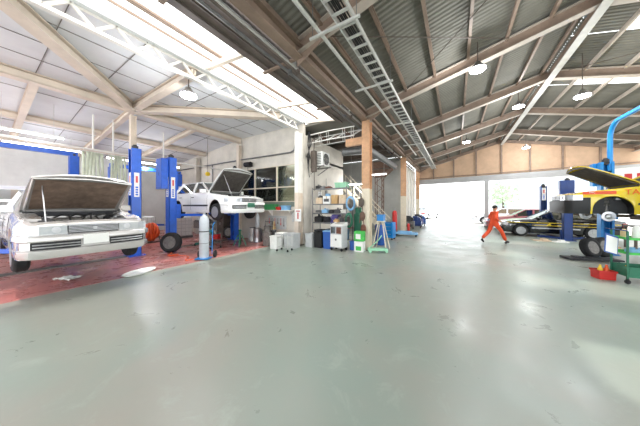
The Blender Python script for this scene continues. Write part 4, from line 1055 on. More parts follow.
# --- air conditioner on the side wall
t=thing('air_conditioner','white wall air conditioner unit on a bracket above the shelves','air conditioner',(-5.16,8.32,3.4))
mb=MB(); mb.cbox(-.3,.28,-.32,.32,0,.62,.02); mb.build('casing','plastic_white',t)
mb=MB(); mb.cyl((.282,.0,.31),(.286,.0,.31),.25,24); fa=mb.build('fan_opening','dark_plastic',t)
mb=MB()
for r_ in (.06,.12,.18,.24): mb.tube([(.292,r_*cos(a),.31+r_*sin(a)) for a in [2*pi*k/20 for k in range(20)]],.006,4,closed=True)
for k in range(4): a=pi*k/4; mb.tube([(.293,.25*cos(a),.31+.25*sin(a)),(.293,-.25*cos(a),.31-.25*sin(a))],.005,4)
mb.build('guard','galv',fa)
mb=MB()
for k in range(7): mb.box(-.24,.22,-.326,-.32,.08+.07*k,.11+.07*k)
mb.build('side_louvre','galv_dark',t)
for y in (-.3,.3):
    mb=MB(); mb.bar((-.4,y,-.02),(.36,y,-.02),.04,.04); mb.bar((-.4,y,-.35),(.2,y,-.03),.03,.03); mb.build('bracket','dirty_metal',t)
# --- storage rack
RX0,RX1,RY0,RY1=-5.2,-3.62,7.75,8.35
t=thing('storage_rack','grey steel storage rack crowded with parts beneath the air conditioner','rack',(-4.41,8.05,0))
w_=(RX1-RX0)/2; d_=(RY1-RY0)/2; LV=(.28,.95,1.72,2.36)
for x in (-w_,w_):
    for y in (-d_,d_):
        mb=MB(); mb.box(x-.02,x+.02,y-.003*0-.02,y-.014,0,2.42); mb.box(x-.02,x-.014,y-.014,y+.02,0,2.42); mb.build('upright','galv_dark',t)
for z in LV+(1.34,):
    mb=MB(); mb.box(-w_+.021,w_-.021,-d_+.021,d_-.021,z,z+.015); mb.box(-w_+.021,w_-.021,-d_-.01,-d_+.005,z-.03,z+.02); mb.build('shelf_board','galv_dark',t)
random.seed(3)
cx=-4.41; cy=8.0
carton((-4.95,cy,LV[2]+.021),(.3,.36,.26),'cardboard_pale','pale carton at the left end of the upper rack shelf')
carton((-4.57,cy,LV[2]+.021),(.36,.36,.32),'plastic_white','white carton second from left on the upper rack shelf')
carton((-4.2,cy,LV[2]+.021),(.28,.36,.36),'cardboard','brown carton in the middle of the upper rack shelf')
carton((-3.85,cy,LV[2]+.021),(.3,.36,.36),'cardboard_pale','pinkish carton at the right end of the upper rack shelf')
crate('plastic_crate',(-3.95,8.02,LV[3]+.021),(.5,.34,.22),'pale_green','pale green crate on top of the storage rack')
mb=MB(); mb.cbox(-.12,.12,-.01,.0,.08,.2,.002); single(mb,'carton_label','ink_dark',(-4.57,7.816,LV[2]+.03),'dark printed label on the white carton of the rack','label')
def blob(loc,sx,sy,h,k,label,nm,cat,rotz=0,kind=0):
    mb=MB()
    if kind==0: mb.cbox(-sx/2,sx/2,-sy/2,sy/2,0,h*.7,.02); mb.cyl((-sx*.2,0,h*.7),(-sx*.2,0,h),sx*.14,12); mb.tube([(sx*.1,0,h*.7),(sx*.15,0,h*.95),(sx*.4,0,h*.7)],.012,6)
    elif kind==1: mb.lathe([(sx/2,0),(sx/2*1.02,.02),(sx/2,h*.8),(sx/2*.7,h*.9),(sx*.15,h)],n=18)
    elif kind==2:
        for i in range(4): mb.tube([(sx/2*cos(a)*(1-.08*i),sy/2*sin(a)*(1-.08*i),.025+i*h/5) for a in [2*pi*k2/16 for k2 in range(16)]],.025,6,closed=True)
    else:
        for i in range(5): mb.obox((0+.02*sin(i*2),.01*cos(i*3),.02+i*h/5),(sx*(1-.08*(i%3)),sy*.9,h/6),(0,0,.1*sin(i*2)))
    return single(mb,nm,k,loc,label,cat,rotz,smooth=(kind in(1,2)))
L2=LV[1]+.021
blob((-4.98,cy,L2),.34,.44,.34,'black','black motor part at the left end of the middle rack shelf','motor_part','machine part',0,0)
blob((-4.6,cy,L2),.36,.42,.3,'dark_plastic','coil of dark hose on the middle rack shelf','hose_coil','hose',0,2)
blob((-4.22,cy,L2),.34,.38,.34,'purple','stack of dark bluish folded mats on the middle rack shelf','folded_mat','mat',0,3)
blob((-3.85,cy,L2),.34,.42,.34,'dirty_metal','grimy metal pump at the right end of the middle rack shelf','pump','pump',0,0)
L1=LV[0]+.021
crate('plastic_crate',(-4.95,cy,L1),(.42,.44,.34),'dark_plastic','dark grey tub at the left end of the lowest rack shelf')
crate('plastic_crate',(-4.44,cy,L1),(.42,.44,.38),'black','black tub in the middle of the lowest rack shelf')
crate('plastic_crate',(-3.92,cy,L1),(.42,.44,.4),'light_blue','light blue tub at the right end of the lowest rack shelf')
for i,(x,k,h) in enumerate(((-5.05,'black',.2),(-4.8,'galv_dark',.14),(-4.55,'rust',.12))):
    blob((x,cy,LV[3]+.02),.2,.3,h,k,['black part lying on top of the rack, at its left end','grey part lying on top of the rack, second from left','rusty part lying on top of the rack, near its middle'][i],'spare_part','machine part',0,0)
for i,(x,sx,h,k,kd,lb) in enumerate(((-5.0,.3,.1,'galv_dark',3,'flat grey stack at the left of the thin rack shelf'),(-4.68,.28,.2,'light_blue',0,'pale blue case on the thin rack shelf'),(-4.36,.28,.16,'dark_plastic',2,'black cable coil on the thin rack shelf'),(-4.08,.24,.22,'ink_dark',0,'dark grey case right of centre on the thin rack shelf'),(-3.8,.26,.14,'cloth_white',3,'white folded cloths at the right of the thin rack shelf'))):
    blob((x,cy,1.361),sx,.36,h,k,lb,['sheet_stack','tool_case','cable_coil','tool_case','folded_cloth'][i],['stack','case','cable','case','cloth'][i],0,kd)
for i,(x,y,h,k,kd,sx,lb) in enumerate(((-4.85,7.3,.62,'cardboard',0,.3,'brown motor part lying on the grey tapered bin'),)):
    pass
# dark things on the floor left of the white tool cart
crate('waste_bin',(-4.62,7.4,0),(.36,.36,.62),'black','black bin on the floor in front of the rack',0,'bin')
crate('waste_bin',(-4.22,7.4,0),(.34,.34,.66),'blue_plastic','blue lidded bin left of the white tool cart',.1,'bin',lid='light_blue')
crate('waste_bin',(-5.02,7.35,0),(.34,.36,.55),'plastic_grey','grey tapered bin at the left foot of the rack',0,'bin')
# white tool cart
t=thing('tool_cart','whitish rolling tool cabinet with a sloped instrument top in front of the rack','cart',(-3.72,7.28,0),-.1)
mb=MB(); mb.cbox(-.26,.26,-.2,.2,.12,.92,.015); mb.build('cabinet','plastic_grey',t)
mb=MB(); mb.box(-.24,.24,-.206,-.2,.15,.6); dr=mb.build('door','plastic_white',t)
mb=MB(); mb.lathe([(.04,0),(.04,.008)],(0,-.214,.42),'y',14); mb.build('knob','galv_dark',dr)
for x in (-.12,.12):
    mb=MB(); mb.box(x-.1,x+.1,-.207,-.2,.64,.88); mb.build('glass_panel','dark_glass' if x<0 else 'rust',t)
mb=MB(); mb.prism([(-.2,.92),(.2,.92),(.2,1.05),(-.1,.97)],-.26,.26,'yz'); mb.build('top_tray','plastic_white',t)
for x in (-.22,.22):
    for y in (-.16,.16): mb=MB(); caster(mb,x,y,.05); mb.build('caster','rubber',t)
mb=MB(); mb.tube([(-.27,-.1,.95),(-.33,-.1,1.0),(-.33,.1,1.0),(-.27,.1,.95)],.01,6); mb.build('handle','bright_metal',t)
blob((-3.82,7.28,1.055),.2,.16,.12,'cardboard','small brown parts box on the white tool cart','parts_box','box',0,0)
blob((-3.6,7.28,1.055),.14,.14,.18,'dark_plastic','dark tin standing at the right of the tool cart top','tin','tin',0,1)
# coils and hanging things beside the first column
def coil(loc,r,k,label,tilt=(pi/2,0,.5),th=.018,n=4,ry=1.3):
    mb=MB()
    for i in range(n): mb.tube([((r-.012*i)*cos(a),(r-.012*i)*ry*sin(a),.02*i+.01*sin(3*a)) for a in [2*pi*q/24 for q in range(24)]],th,6,closed=True)
    o=mb.build('cable_coil',k,None,loc,tilt,True); tag(o,label,'cable'); return o
coil((-3.44,7.72,1.75),.17,'light_blue','pale blue coil of hose hung on the right upright of the rack',(pi/2,0,.3),ry=1.6)
coil((-3.5,7.70,1.1),.14,'green_dark','dark green coil of hose hanging low at the right of the rack',(pi/2,0,.2),ry=2.0)
mb=MB(); mb.cbox(-.16,.16,-.14,.14,0,1.35,.03); mb.cbox(-.12,.12,-.12,.12,1.35,1.6,.04)
single(mb,'compressor_cabinet','green_dark',(-3.32,8.25,0),'tall dark green cabinet between the rack and the first column','cabinet')
crate('jerry_can',(-3.3,7.62,0),(.2,.16,.34),'blue_plastic','blue jerry can on the floor left of the green and white boxes',.1,'can')
t=thing('storage_box','bright green box stacked on the white one at the column foot','box',(-2.98,7.5,.38))
mb=MB(); mb.cbox(-.17,.17,-.13,.13,0,.36,.015); mb.build('shell','green_bright',t); mb=MB(); mb.box(-.1,.08,-.133,-.13,.08,.26); mb.build('mark','plastic_white',t)
t=thing('storage_box','white and green box standing on the floor under the bright green one','box',(-2.98,7.5,0))
mb=MB(); mb.cbox(-.17,.17,-.13,.13,0,.375,.015); mb.build('shell','plastic_white',t); mb=MB(); mb.box(-.1,.1,-.133,-.13,.05,.2); mb.build('mark','green_bright',t)
for i,(z,k,lb) in enumerate(((1.78,'dark_steel','dark leather belt tools hung on the first column at head height'),(1.27,'lattice_brown','brown tool pouch hung on the first column below the dark one'),(.8,'rust','reddish brown rag bundle hung lowest on the first column'))):
    mb=MB(); mb.ball((0,0,0),.12,8,(.9,.5,1.5)); mb.tube([(-.06,-.04,.12),(-.08,-.06,-.25)],.02,6); mb.tube([(.05,-.05,.1),(.07,-.06,-.28)],.018,6); mb.tube([(0,.02,.16),(0,.04,.24)],.012,6)
    single(mb,'tool_pouch',k,(-3.0+.04*i,7.71,z),lb,'pouch',smooth=True)
# fan or stand right of first column
t=thing('drain_stand','light metal stand with a blue bucket right of the first column','stand',(-2.45,8.35,0))
for x,y in ((-.2,-.2),(.2,-.2),(.2,.2),(-.2,.2)):
    mb=MB(); mb.bar((x*1.3,y*1.3,0),(x*.4,y*.4,1.05),.03,.03); mb.build('leg','cream_paint',t)
mb=MB(); mb.cbox(-.14,.14,-.14,.14,1.05,1.08,.01); mb.build('top_plate','cream_paint',t)
crate('bucket',(-2.45,8.35,1.082),(.26,.26,.24),'blue_bright','blue bucket standing on the light metal stand',0,'bucket')
# green creeper / floor machine at the foot of the column
mb=MB(); mb.tube([(-.35,0,.12),(.0,0,.45),(.1,0,.6)],.02,6); mb.cbox(-.4,.3,-.12,.12,.06,.14,.02)
for x in (-.33,.24):
    for y in (-.13,.13): mb.lathe([(.05,-.018),(.05,.018)],(x,y,.051),'y',12)
single(mb,'trolley_jack','pale_green',(-2.35,7.75,0),'pale green trolley jack on the floor just right of the first column','jack',.5)
# blue drum and cabinet
t=thing('oil_drum','dark blue oil drum standing right of the first column','drum',(-2.75,9.25,0))
mb=MB(); mb.lathe([(.2,0),(.21,.02),(.205,.28),(.215,.3),(.205,.32),(.205,.56),(.215,.58),(.205,.6),(.21,.84),(.2,.86)],n=24); mb.build('shell','blue_plastic',t,smooth=True)
mb=MB(); mb.lathe([(.18,.86),(.18,.875),(.001,.877)],n=20); mb.cyl((0,0,.87),(0,0,1.05),.02,8); mb.cyl((-.02,0,1.05),(.14,0,1.05),.018,8); mb.build('pump_head','galv_dark',t)
t=thing('rolling_cabinet','bright blue rolling tool cabinet behind the dark blue drum','cabinet',(-2.85,11.0,0),-.1)
mb=MB(); mb.cbox(-.28,.28,-.22,.22,.1,.85,.02); mb.build('shell','blue_bright',t)
for k in range(4):
    mb=MB(); mb.box(-.25,.25,-.226,-.22,.14+k*.18,.30+k*.18); d=mb.build('drawer','blue_bright',t); mb=MB(); mb.box(-.18,.18,-.236,-.226,.27+k*.18,.285+k*.18); mb.build('handle','bright_metal',d)
for x in (-.22,.22):
    for y in (-.16,.16): mb=MB(); caster(mb,x,y,.04); mb.build('caster','rubber',t)
t=thing('gas_cylinder','red gas cylinder standing beside the second column','gas cylinder',(-3.15,13.55,0))
mb=MB(); mb.lathe([(.13,0),(.14,.02),(.14,1.2),(.12,1.3),(.07,1.36),(.04,1.38)],n=20); mb.build('bottle','red_plastic',t,smooth=True)
mb=MB(); mb.cyl((0,0,1.38),(0,0,1.5),.022,10); mb.cyl((-.05,0,1.46),(.05,0,1.46),.02,8); mb.build('valve','bright_metal',t)
t=thing('floor_jack','pale blue low floor jack with casters in front of the second column','jack',(-2.35,12.75,0),.1)
mb=MB(); mb.cbox(-.6,.6,-.3,.3,.1,.2,.03); mb.cbox(-.45,.3,-.16,.16,.2,.27,.03); mb.build('chassis','light_blue',t)
for x in (-.5,.5):
    for y in (-.24,.24): mb=MB(); caster(mb,x,y,.05); mb.build('caster','rubber',t)
mb=MB(); mb.tube([(-.5,0,.2),(-.75,0,.8)],.02,8); mb.build('handle','galv_dark',t)
# blue machines near the third column
for i,(x,y,h,k,lb) in enumerate(((-2.9,16.6,.95,'galv_dark','grey compressor on legs beyond the second column'),(-2.55,17.6,.9,'blue_deep','dark blue compressor in the row near the exit'),(-2.6,18.8,1.0,'purple','violet grey machine in the row near the exit'),(-2.55,20.1,.9,'blue_plastic','farthest blue compressor before the third column'))):
    t=thing('compressor',lb,'compressor',(x,y,0))
    mb=MB(); mb.cyl((-.4,0,h*.4),(.4,0,h*.4),.22,18); mb.build('tank',k,t,smooth=True)
    mb=MB(); mb.cbox(-.2,.15,-.16,.16,h*.4+.19,h,.03); mb.cyl((.2,-.1,h*.75),(.2,.1,h*.75),.14,16); mb.build('motor',k if i%2 else 'dark_plastic',t)
    for xx in (-.3,.3):
        for yy in (-.15,.15): mb=MB(); mb.bar((xx,yy,0),(xx,yy,h*.4-.14),.04,.04); mb.build('leg','dark_steel',t)
# lattice mast and big duct in the store
t=thing('lattice_mast','brown lattice mast standing in the store between the first two columns','mast',(-4.3,14.3,0))
for x in (-.22,.22):
    for y in (-.22,.22): mb=MB(); mb.bar((x,y,0),(x,y,3.5),.05,.05); mb.build('upright','lattice_brown',t)
for i in range(10):
    for (a,b) in (((-.22,-.22),(.22,-.22)),((.22,-.22),(.22,.22))):
        p,q=(a,b) if i%2 else (b,a); mb=MB(); mb.bar((p[0],p[1],i*.35),(q[0],q[1],i*.35+.35),.03,.03); mb.build('lacing','lattice_brown',t)
t=thing('dust_hopper','dark hopper box carried on top of the brown lattice mast','hopper',(-4.3,14.3,3.56))
mb=MB(); mb.add([(-.3,-.3,0),(.3,-.3,0),(.3,.3,0),(-.3,.3,0),(-.75,-.5,.45),(.75,-.5,.45),(.75,.5,.45),(-.75,.5,.45),(-.75,-.5,.95),(.75,-.5,.95),(.75,.5,.95),(-.75,.5,.95)],[(3,2,1,0)]+[(i,(i+1)%4,4+(i+1)%4,4+i) for i in range(4)]+[(4+i,4+(i+1)%4,8+(i+1)%4,8+i) for i in range(4)]+[(8,9,10,11)]); mb.build('hopper_body','lattice_brown',t)
mb=MB(); mb.bar((-.8,-.52,.45),(.8,-.52,.45),.05,.06); mb.bar((-.8,-.52,.93),(.8,-.52,.93),.05,.06); mb.build('stiffener','dark_steel',t)
mb=MB(); mb.tube([(0,0,0),(1.2,.2,0),(1.2,5.,0)],.17,14); single(mb,'air_duct','galv_dark',(-4.5,9.2,4.15),'round grey air duct bending along above the store opening','duct',smooth=True)
mb=MB(); mb.bar((-.85,0,0),(-.15,0,0),.16,.28); single(mb,'cross_beam','wood_orange',(-2.87,7.95,4.15),'short orange beam stub running left from the first column','beam')
# staircase in the store
t=thing('staircase','cream steel staircase rising to the left in the store','stairs',(-3.2,12.0,0))
N=13
for y in (0,.8):
    mb=MB(); mb.bar((0,y,.05),(-2.6,y,2.75),.05,.24); mb.build('stringer','cream_paint',t)
    mb=MB(); mb.tube([(0,y,.9),(-2.6,y,3.6)],.022,6); mb.build('handrail','cream_paint',t,smooth=True)
    for k in range(5): mb=MB(); x=-.1-k*.6; mb.cyl((x,y,.15-x*1.04),(x,y,.9-x*1.04),.014,6); mb.build('baluster','cream_paint',t)
for k in range(N): mb=MB(); mb.box(-.22-k*.2,-.0-k*.2,.03,.77,.18+k*.2075,.205+k*.2075); mb.build('tread','galv_dark',t)
mb=MB(); mb.box(-4.2,-2.55,-.1,.9,2.72,2.8); mb.box(-4.1,-4.0,-.05,.05,0,2.72); mb.box(-4.1,-4.,.75,.85,0,2.72); mb.build('landing','cream_paint',t)
# things on the bay floor
t=thing('drip_tray','white oval drip tray lying on the red floor edge','tray',(-6.6,2.2,.006),.4)
mb=MB(); mb.lathe([(.3,0),(.34,.02),(.35,.045),(.335,.045),(.30,.02),(.001,.018)],n=28)
for i in range(len(mb.v)): a,b,c=mb.v[i]; mb.v[i]=(a*.62,b*1.1,c)
mb.build('basin','plastic_white',t,smooth=True)
mb=MB(); mb.tube([(0,-.36,.04),(0,-.43,.06),(.06,-.43,.06),(.06,-.35,.04)],.008,5); mb.build('handle','galv',t)
mb=MB(); random.seed(5)
K=9
vs=[(.05*i-.2+random.uniform(-.015,.015),.035*j-.14+random.uniform(-.015,.015),.012+random.uniform(0,.05)) for i in range(K) for j in range(K)]
mb.add(vs,[(i*K+j,i*K+j+1,(i+1)*K+j+1,(i+1)*K+j) for i in range(K-1) for j in range(K-1)])
single(mb,'cleaning_rag','cloth_white',(-7.4,1.15,.004),'crumpled pale rag on the floor beneath the silvery sedan','rag',.5,smooth=True)
# floor mats / wet pad near the black taxi
for i,(x,y,k,sx,lb) in enumerate(((3.45,14.3,'cardboard_pale',.32,'crumpled pale sheet on the floor in front of the black taxi'),(4.0,14.2,'plastic_white',.26,'white tray of parts on the floor by the dark blue lift'),(5.0,13.5,'cardboard',.4,'brown cardboard mat on the floor between taxi and lift'))):
    mb=MB(); mb.cbox(-sx,sx,-sx*.6,sx*.6,0,.04,.01); mb.obox((sx*.2,0,.08),(sx*.8,sx*.5,.08),(0,.1,.3)); single(mb,'floor_clutter' if 0 else ('parts_tray' if i==1 else 'cardboard_sheet'),k,(x,y,0),lb,'tray' if i==1 else 'sheet',.3)

# --- green tool cart at the right edge
t=thing('tool_trolley','green three shelf tool trolley at the right edge of the photo','trolley',(3.42,7.62,0),.12)
for z,k in ((.14,'green_dark'),(.62,'green_bright'),(.93,'green_bright')):
    mb=MB(); a,b=.36,.24; hh=.22 if z<.2 else .05
    mb.box(-a,a,-b,b,z,z+.012); mb.box(-a,a,-b,-b+.012,z+.012,z+hh); mb.box(-a,a,b-.012,b,z+.012,z+hh); mb.box(-a,-a+.012,-b+.012,b-.012,z+.012,z+hh); mb.box(a-.012,a,-b+.012,b-.012,z+.012,z+hh)
    mb.build('shelf_tray',k,t)
for x in (-.375,.375):
    for y in (-.22,.22):
        mb=MB(); mb.box(x-.014,x+.014,y-.014,y+.014,.1,1.12); mb.build('post','green_dark' if x<0 else 'galv',t)
        mb=MB(); caster(mb,x,y,.045); mb.build('caster','rubber',t)
mb=MB(); mb.tube([(-.375,-.22,1.12),(-.47,-.2,1.14),(-.47,.2,1.14),(-.375,.22,1.12)],.012,6); mb.build('handle','blue_deep',t)
t=thing('clipboard','white clipboard sheet with blue edge leaning on the green trolley','clipboard',(2.84,7.36,.62)); t.rotation_euler=(radians(-12),radians(18),.5)
mb=MB(); mb.cbox(-.14,.14,-.012,0,0,.42,.004); mb.build('board','blue_plastic',t)
mb=MB(); mb.box(-.12,.12,-.015,-.012,.02,.38); mb.build('paper_sheet','paper',t)
for i,(x,y,z,k,h,lb) in enumerate(((3.0,7.42,.157,'yellow_plastic',.2,'yellow spray can in the lowest tray of the green trolley'),(3.14,7.4,.157,'red_plastic',.17,'red spray can in the lowest tray of the green trolley'),(3.42,7.5,.157,'plastic_white',.24,'white bottle in the lowest tray of the green trolley'))):
    mb=MB(); mb.lathe([(.04,0),(.042,.01),(.042,h*.75),(.03,h*.85),(.018,h*.87),(.018,h)],n=14)
    single(mb,'spray_can',k,(x+.14,y+.13,z),lb,'can',smooth=True)
crate('parts_bin',(2.84,7.64,.0),(.28,.26,.2),'red_plastic','red parts bin low at the left of the green trolley',.2,'bin')
for i,(x,y,k,lb) in enumerate(((2.79,7.62,'yellow_plastic','yellow bottle standing in the red parts bin, left'),(2.9,7.66,'orange_hose','orange bottle standing in the red parts bin, right'))):
    mb=MB(); mb.lathe([(.035,0),(.038,.01),(.045,.2),(.02,.26),(.02,.3)],n=12); single(mb,'bottle',k,(x,y,.013),lb,'bottle',smooth=True)
for i,(x,y,z,k,kd,sx,h,lb) in enumerate(((3.3,7.6,.945,'plastic_white',1,.13,.28,'white canister on the top shelf of the green trolley'),(3.15,7.66,.945,'bamboo',1,.1,.2,'cream pot at the left of the trolley top shelf'),(3.5,7.66,.945,'dirty_metal',0,.2,.16,'metal tool on the right of the trolley top shelf'),(3.3,7.62,.633,'light_blue',0,.26,.12,'pale blue instrument on the middle shelf of the green trolley'),(3.62,7.66,.633,'dark_plastic',0,.18,.16,'dark drill on the middle shelf of the green trolley'))):
    blob((x,y,z),sx,sx*.8,h,k,lb,['canister','pot','hand_tool','instrument','drill'][i],['canister','pot','tool','instrument','drill'][i],0,kd)
# workbench clutter behind the taxi at the right edge
t=thing('workbench','grey workbench behind the lift at the right edge','workbench',(6.6,13.6,0))
mb=MB(); mb.box(-.9,.9,-.35,.35,.84,.9); mb.build('bench_top','galv_dark',t)
for x in (-.85,.85):
    for y in (-.3,.3): mb=MB(); mb.box(x-.03,x+.03,y-.03,y+.03,0,.84); mb.build('leg','dark_steel',t)
t=thing('vending_panel','white wall board with red lettering marks high behind the yellow taxi','board',(8.6,19.3,3.05),radians(-22))
mb=MB(); mb.box(-1.0,1.0,-.03,.03,-.75,.75); mb.build('panel','paper',t)
for k in range(3): mb=MB(); mb.box(-.6+.4*k,-.35+.4*k,-.035,-.03,.1,.4); mb.build('red_mark','ink_red',t)
t.name='notice_board'

# --- outdoors
t=thing('office_building','pale glassy building across the yard, right of the exit column','building',(7.,32,0))
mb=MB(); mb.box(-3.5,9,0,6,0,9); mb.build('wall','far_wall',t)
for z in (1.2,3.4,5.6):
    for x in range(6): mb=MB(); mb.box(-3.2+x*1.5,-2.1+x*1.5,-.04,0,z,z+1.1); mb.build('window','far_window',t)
t=thing('tree','small pale leafy tree in the bright yard left of the walking mechanic','tree',(4.2,30,0))
mb=MB(); mb.tube([(0,0,0),(.05,0,1.5),(0,.1,2.6)],[.12,.09,.05],8); mb.build('trunk','bark',t,smooth=True)
mb=MB(); random.seed(2)
for i in range(700):
    a,b=random.uniform(0,2*pi),random.uniform(-1,1); r=random.uniform(.6,1.5); q=sqrt(1-b*b); p=V((r*q*cos(a),r*q*sin(a),2.9+r*b*.9)); n=V((random.gauss(0,1),random.gauss(0,1),random.gauss(0,1))).normalized(); u=n.orthogonal().normalized()*.11; w=n.cross(u)
    mb.quad(p-u,p-w,p+u,p+w)
mb.build('foliage','leaf',t)

# more things against the racks and walls
random.seed(11)
kk=['cardboard','galv_dark','dark_plastic','plastic_white','rust','light_blue','black']
for i,(x,lb) in enumerate(((-5.04,'topmost small carton piled at the left of the upper shelf'),(-4.2,'small tin on the brown middle carton'),)):
    pass
for i,(x,z,sx,h,k,lb) in enumerate(((-5.0,LV[3]+.3,0,0,'',''),)): pass
mb=MB(); mb.cbox(-.05,.05,-.04,.04,0,.5,.01); mb.tube([(0,0,.5),(0,-.02,1.1)],.012,6)
single(mb,'wall_conduit','galv_dark',(-5.44,9.3,1.9),'grey conduit with a junction box on the side wall below the air conditioner','conduit')
t=thing('fire_extinguisher','red fire extinguisher on the floor by the second column','extinguisher',(-2.62,15.0,0))
mb=MB(); mb.lathe([(.08,0),(.085,.02),(.085,.42),(.06,.5),(.03,.52)],n=16); mb.build('bottle','red_plastic',t,smooth=True)
mb=MB(); mb.cbox(-.03,.06,-.02,.02,.52,.58,.005); mb.tube([(.03,0,.54),(.11,0,.5),(.1,0,.2)],.01,6); mb.build('valve_hose','black',t)
for i,(x,y,h,k,lb) in enumerate(((-12.8,7.2,1.1,'galv','pale galvanised locker in the rear corner of the lift bay'),(-10.7,7.2,1.3,'dark_steel','dark steel locker against the window wall behind the raised white sedan'),(-11.7,7.2,1.0,'plastic_grey','grey steel locker against the wall near the rear corner'))):
    t=thing('locker',lb,'locker',(x,y+.06,.004))
    mb=MB(); mb.cbox(-.3,.3,-.2,.2,0,h,.01); mb.build('cabinet_shell',k,t)
    for s_ in (-1,1):
        mb=MB(); mb.box(s_*.15-.135,s_*.15+.135,-.208,-.2,.05,h-.05); d=mb.build('door',k,t)
        mb=MB(); mb.box(-.01+s_*.04,.01+s_*.04,-.225,-.208,h*.5,h*.5+.12); mb.build('handle','bright_metal',d)
mb=MB(); mb.cbox(-.22,.22,-.12,.12,0,.3,.02); mb.tube([(-.1,0,.3),(-.1,0,.36),(.1,0,.36),(.1,0,.3)],.012,6)
single(mb,'tool_case','red_plastic',(-9.9,6.9,.004+1.0) if 0 else (-10.3,6.6,.004),'red tool case on the red floor in front of the dark locker','case')

t=thing('pegboard','white pegboard strip with dark hand tools on the wall under the window ledge','tool board',(-7.0,7.46,.6))
mb=MB(); mb.box(-.55,.55,-.02,.035,0,.6); mb.build('board','plastic_grey',t)
for k in range(6): mb=MB(); x=-.45+.18*k; h=.18+.05*(k%3); mb.cyl((x,-.035,.5),(x,-.035,.5-h),.012,6); mb.cyl((x,-.035,.5-h),(x,-.035,.5-h-.09),.022,8); mb.build('hand_tool','dark_steel' if k%2 else 'red_plastic',t)
mb=MB()
for k in range(5): mb.tube([(.03*k,-.02*k,0),(.05*k-.05,.02,-.5),(.12-.04*k,-.05,-1.0),(.02*k,-.03,-1.5-.1*k)],.013,6)
single(mb,'cable_bundle','black',(-5.3,7.55,4.75),'black cable bundle dropping from the truss beside the white corner column','cable',smooth=True)
t=thing('notice_card','small white notice with dark lines on the side wall behind the rack','poster',(-5.48,8.75,1.9),pi/2)
mb=MB(); mb.box(-.15,.15,-.006,.0,0,.42); mb.build('sheet','paper',t)
for k in range(4): mb=MB(); mb.box(-.1,.1,-.008,-.006,.08+.08*k,.1+.08*k); mb.build('print_line','ink_dark',t)
for i,(x,w,h,k,lb) in enumerate(((-4.75,.22,.12,'light_blue','small pale blue tin on the white upper carton'),(-4.95,.2,.1,'dark_plastic','flat dark case on the pale upper left carton'))):
    z=LV[2]+.021+(.32 if i==0 else .26); x=-4.6 if i==0 else x
    blob((x,cy,z),w,.2,h,k,lb,'tin' if i==0 else 'tool_case','tin' if i==0 else 'case',0,1 if i==0 else 0)
# ------------------------------------------------------------------ walking mechanic
def skin_obj(name,verts,edges,radii,material,parent,root=0,sub=2):
    me=bpy.data.meshes.new(name); me.from_pydata(verts,edges,[]); o=bpy.data.objects.new(name,me); COL.objects.link(o)
    o.modifiers.new('s','SKIN'); 
    for i,sv in enumerate(me.skin_vertices[0].data):
        r=radii[i]; sv.radius=(r,r) if not isinstance(r,tuple) else r; sv.use_root=(i==root)
    m=o.modifiers.new('ss','SUBSURF'); m.levels=sub; m.render_levels=sub
    dg=bpy.context.evaluated_depsgraph_get(); dg.update()
    e=bpy.data.meshes.new_from_object(o.evaluated_get(dg)); bpy.data.objects.remove(o)
    e.name=name; e.materials.clear(); e.materials.append(M[material])
    for p in e.polygons: p.use_smooth=True
    r=bpy.data.objects.new(name,e); COL.objects.link(r); r.parent=parent; return r
P=thing('person','mechanic in orange red coveralls striding across the aisle toward the black taxi','person',(1.4,12.2,0),radians(30))
pelvis=(0,0,.93)
J=dict(pelvis=(0,0,.93),belly=(.0,0,1.06),chest=(.02,0,1.25),neck=(.03,0,1.42),head0=(.045,0,1.5),head1=(.055,0,1.60),
 lh=(-.01,.09,.88),lk=(-.14,.10,.52),la=(-.44,.10,.20),lt=(-.36,.10,.06),
 rh=(.01,-.09,.88),rk=(.26,-.10,.54),ra=(.44,-.10,.12),rt=(.56,-.10,.10),
 ls=(.02,.15,1.36),le=(-.04,.22,1.11),lw=(.17,.12,1.03),
 rs=(.02,-.15,1.36),re=(-.10,-.23,1.11),rw=(.13,-.15,1.01))
def chain(names,rad,extra=None):
    idx={n:i for i,n in enumerate(names)}; return [J[n] for n in names],idx
names=['pelvis','belly','chest','neck','head0','head1','lh','lk','la','rh','rk','ra','ls','le','lw','rs','re','rw']
rad=[.12,.11,.12,.05,.075,.085,.075,.05,.035,.075,.05,.035,.05,.038,.026,.05,.038,.026]
idx={n:i for i,n in enumerate(names)}
E_=[('pelvis','belly'),('belly','chest'),('chest','neck'),('neck','head0'),('head0','head1'),('pelvis','lh'),('lh','lk'),('lk','la'),('pelvis','rh'),('rh','rk'),('rk','ra'),('chest','ls'),('ls','le'),('le','lw'),('chest','rs'),('rs','re'),('re','rw')]
vs=[J[n] for n in names]; rd=list(rad); ed=[(idx[a],idx[b]) for a,b in E_]
# hands: palm and five bent fingers each
for s,w in ((1,'lw'),(-1,'rw')):
    wv=V(J[w]); d=V((.85,-.25*s,-.35)).normalized(); side=V((0.2,.0,.9)).normalized(); 
    vs.append(tuple(wv+d*.07)); rd.append(.028); pi_=len(vs)-1; ed.append((idx[w],pi_))
    for k in range(4):
        b=wv+d*.09+side*(.027-.018*k); L=(.07,.078,.072,.058)[k]; m=b+d*L*.5; e=m+(d+V((-.1,-.7*s,-.2))).normalized()*L*.5
        n=len(vs); vs+= [tuple(b),tuple(m),tuple(e)]; rd+=[.010,.009,.0075]; ed+=[(pi_,n),(n,n+1),(n+1,n+2)]
    b=wv+d*.03+side*.03; e=b+(d*.6+side).normalized()*.045; n=len(vs); vs+=[tuple(b),tuple(e),tuple(e+d*.025)]; rd+=[.011,.010,.008]; ed+=[(pi_,n),(n,n+1),(n+1,n+2)]
skin_obj('body',vs,ed,rd,'skin',P)
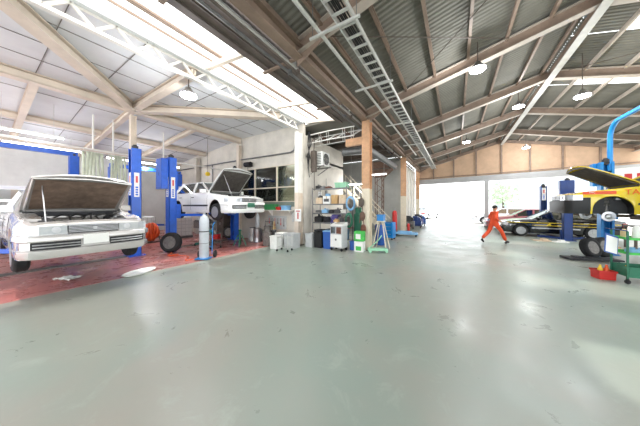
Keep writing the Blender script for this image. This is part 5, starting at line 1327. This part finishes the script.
# face, ears
hc=V((.06,0,1.575))
mb=MB(); mb.ball((.06,0,1.565),.1,10,(.92,.76,1.12)); o=mb.build('head_shape','skin',P,smooth=True); o.name='face'
mb=MB(); mb.ball((.15,0,1.555),.018,6,(1,.8,1.4)); mb.build('nose','skin',o,smooth=True)
for s in (-1,1):
    mb=MB(); mb.ball((.05,s*.077,1.565),.024,6,(.8,.4,1.3)); mb.build('ear','skin',o,smooth=True)
    mb=MB(); mb.ball((.142,s*.03,1.585),.010,6); mb.build('eye','hair',o,smooth=True)
mb=MB(); mb.obox((.148,0,1.515),(.008,.04,.007)); mb.build('mouth','rust',o)
mb=MB(); mb.ball((.045,0,1.60),.104,12,(.98,.84,.82))
mb.v=[(x,y,z if z>1.555 or x<.03 else 1.6+(z-1.6)*.2) for x,y,z in mb.v]; mb.build('hair','hair',P,smooth=True)
# coverall: one garment following the body
cn=['pelvis','belly','chest','collar','lh','lk','lc','rh','rk','rc','ls','le','lu','rs','re','ru']
CJ=dict(J); CJ['collar']=(.028,0,1.395)
CJ['lc']=(-.425,.10,.215); CJ['rc']=(.435,-.10,.14); CJ['lu']=(.125,.14,1.045); CJ['ru']=(.085,-.165,1.03)
crad=[.13,.118,.125,.07,.10,.078,.07,.10,.078,.07,.068,.056,.046,.068,.056,.046]
ci={n:i for i,n in enumerate(cn)}
ce=[('pelvis','belly'),('belly','chest'),('chest','collar'),('pelvis','lh'),('lh','lk'),('lk','lc'),('pelvis','rh'),('rh','rk'),('rk','rc'),('chest','ls'),('ls','le'),('le','lu'),('chest','rs'),('rs','re'),('re','ru')]
skin_obj('coverall',[CJ[n] for n in cn],[(ci[a],ci[b]) for a,b in ce],crad,'orange_suit',P)
mb=MB(); mb.tube([(.0+.135*cos(a),.165*sin(a),1.0) for a in [2*pi*k/20 for k in range(20)]],.012,6,closed=True); mb.build('waistband','orange_suit',P,smooth=True)
for nm,ank,toe in (('shoe',(-.44,.10,.17),(-.34,.10,.035)),('shoe',(.44,-.10,.10),(.60,-.10,.075))):
    a=V(ank); b=V(toe); heel=a+(a-b).normalized()*.05+V((0,0,-.05 if b.x<0 else -.06))
    vs=[tuple(heel),tuple((a+b)/2+V((0,0,-.015))),tuple(b),tuple(a+V((0,0,.03)))]
    skin_obj('shoe',vs,[(0,1),(1,2),(1,3)],[.045,.048,.04,.045],'black',P,1,2)
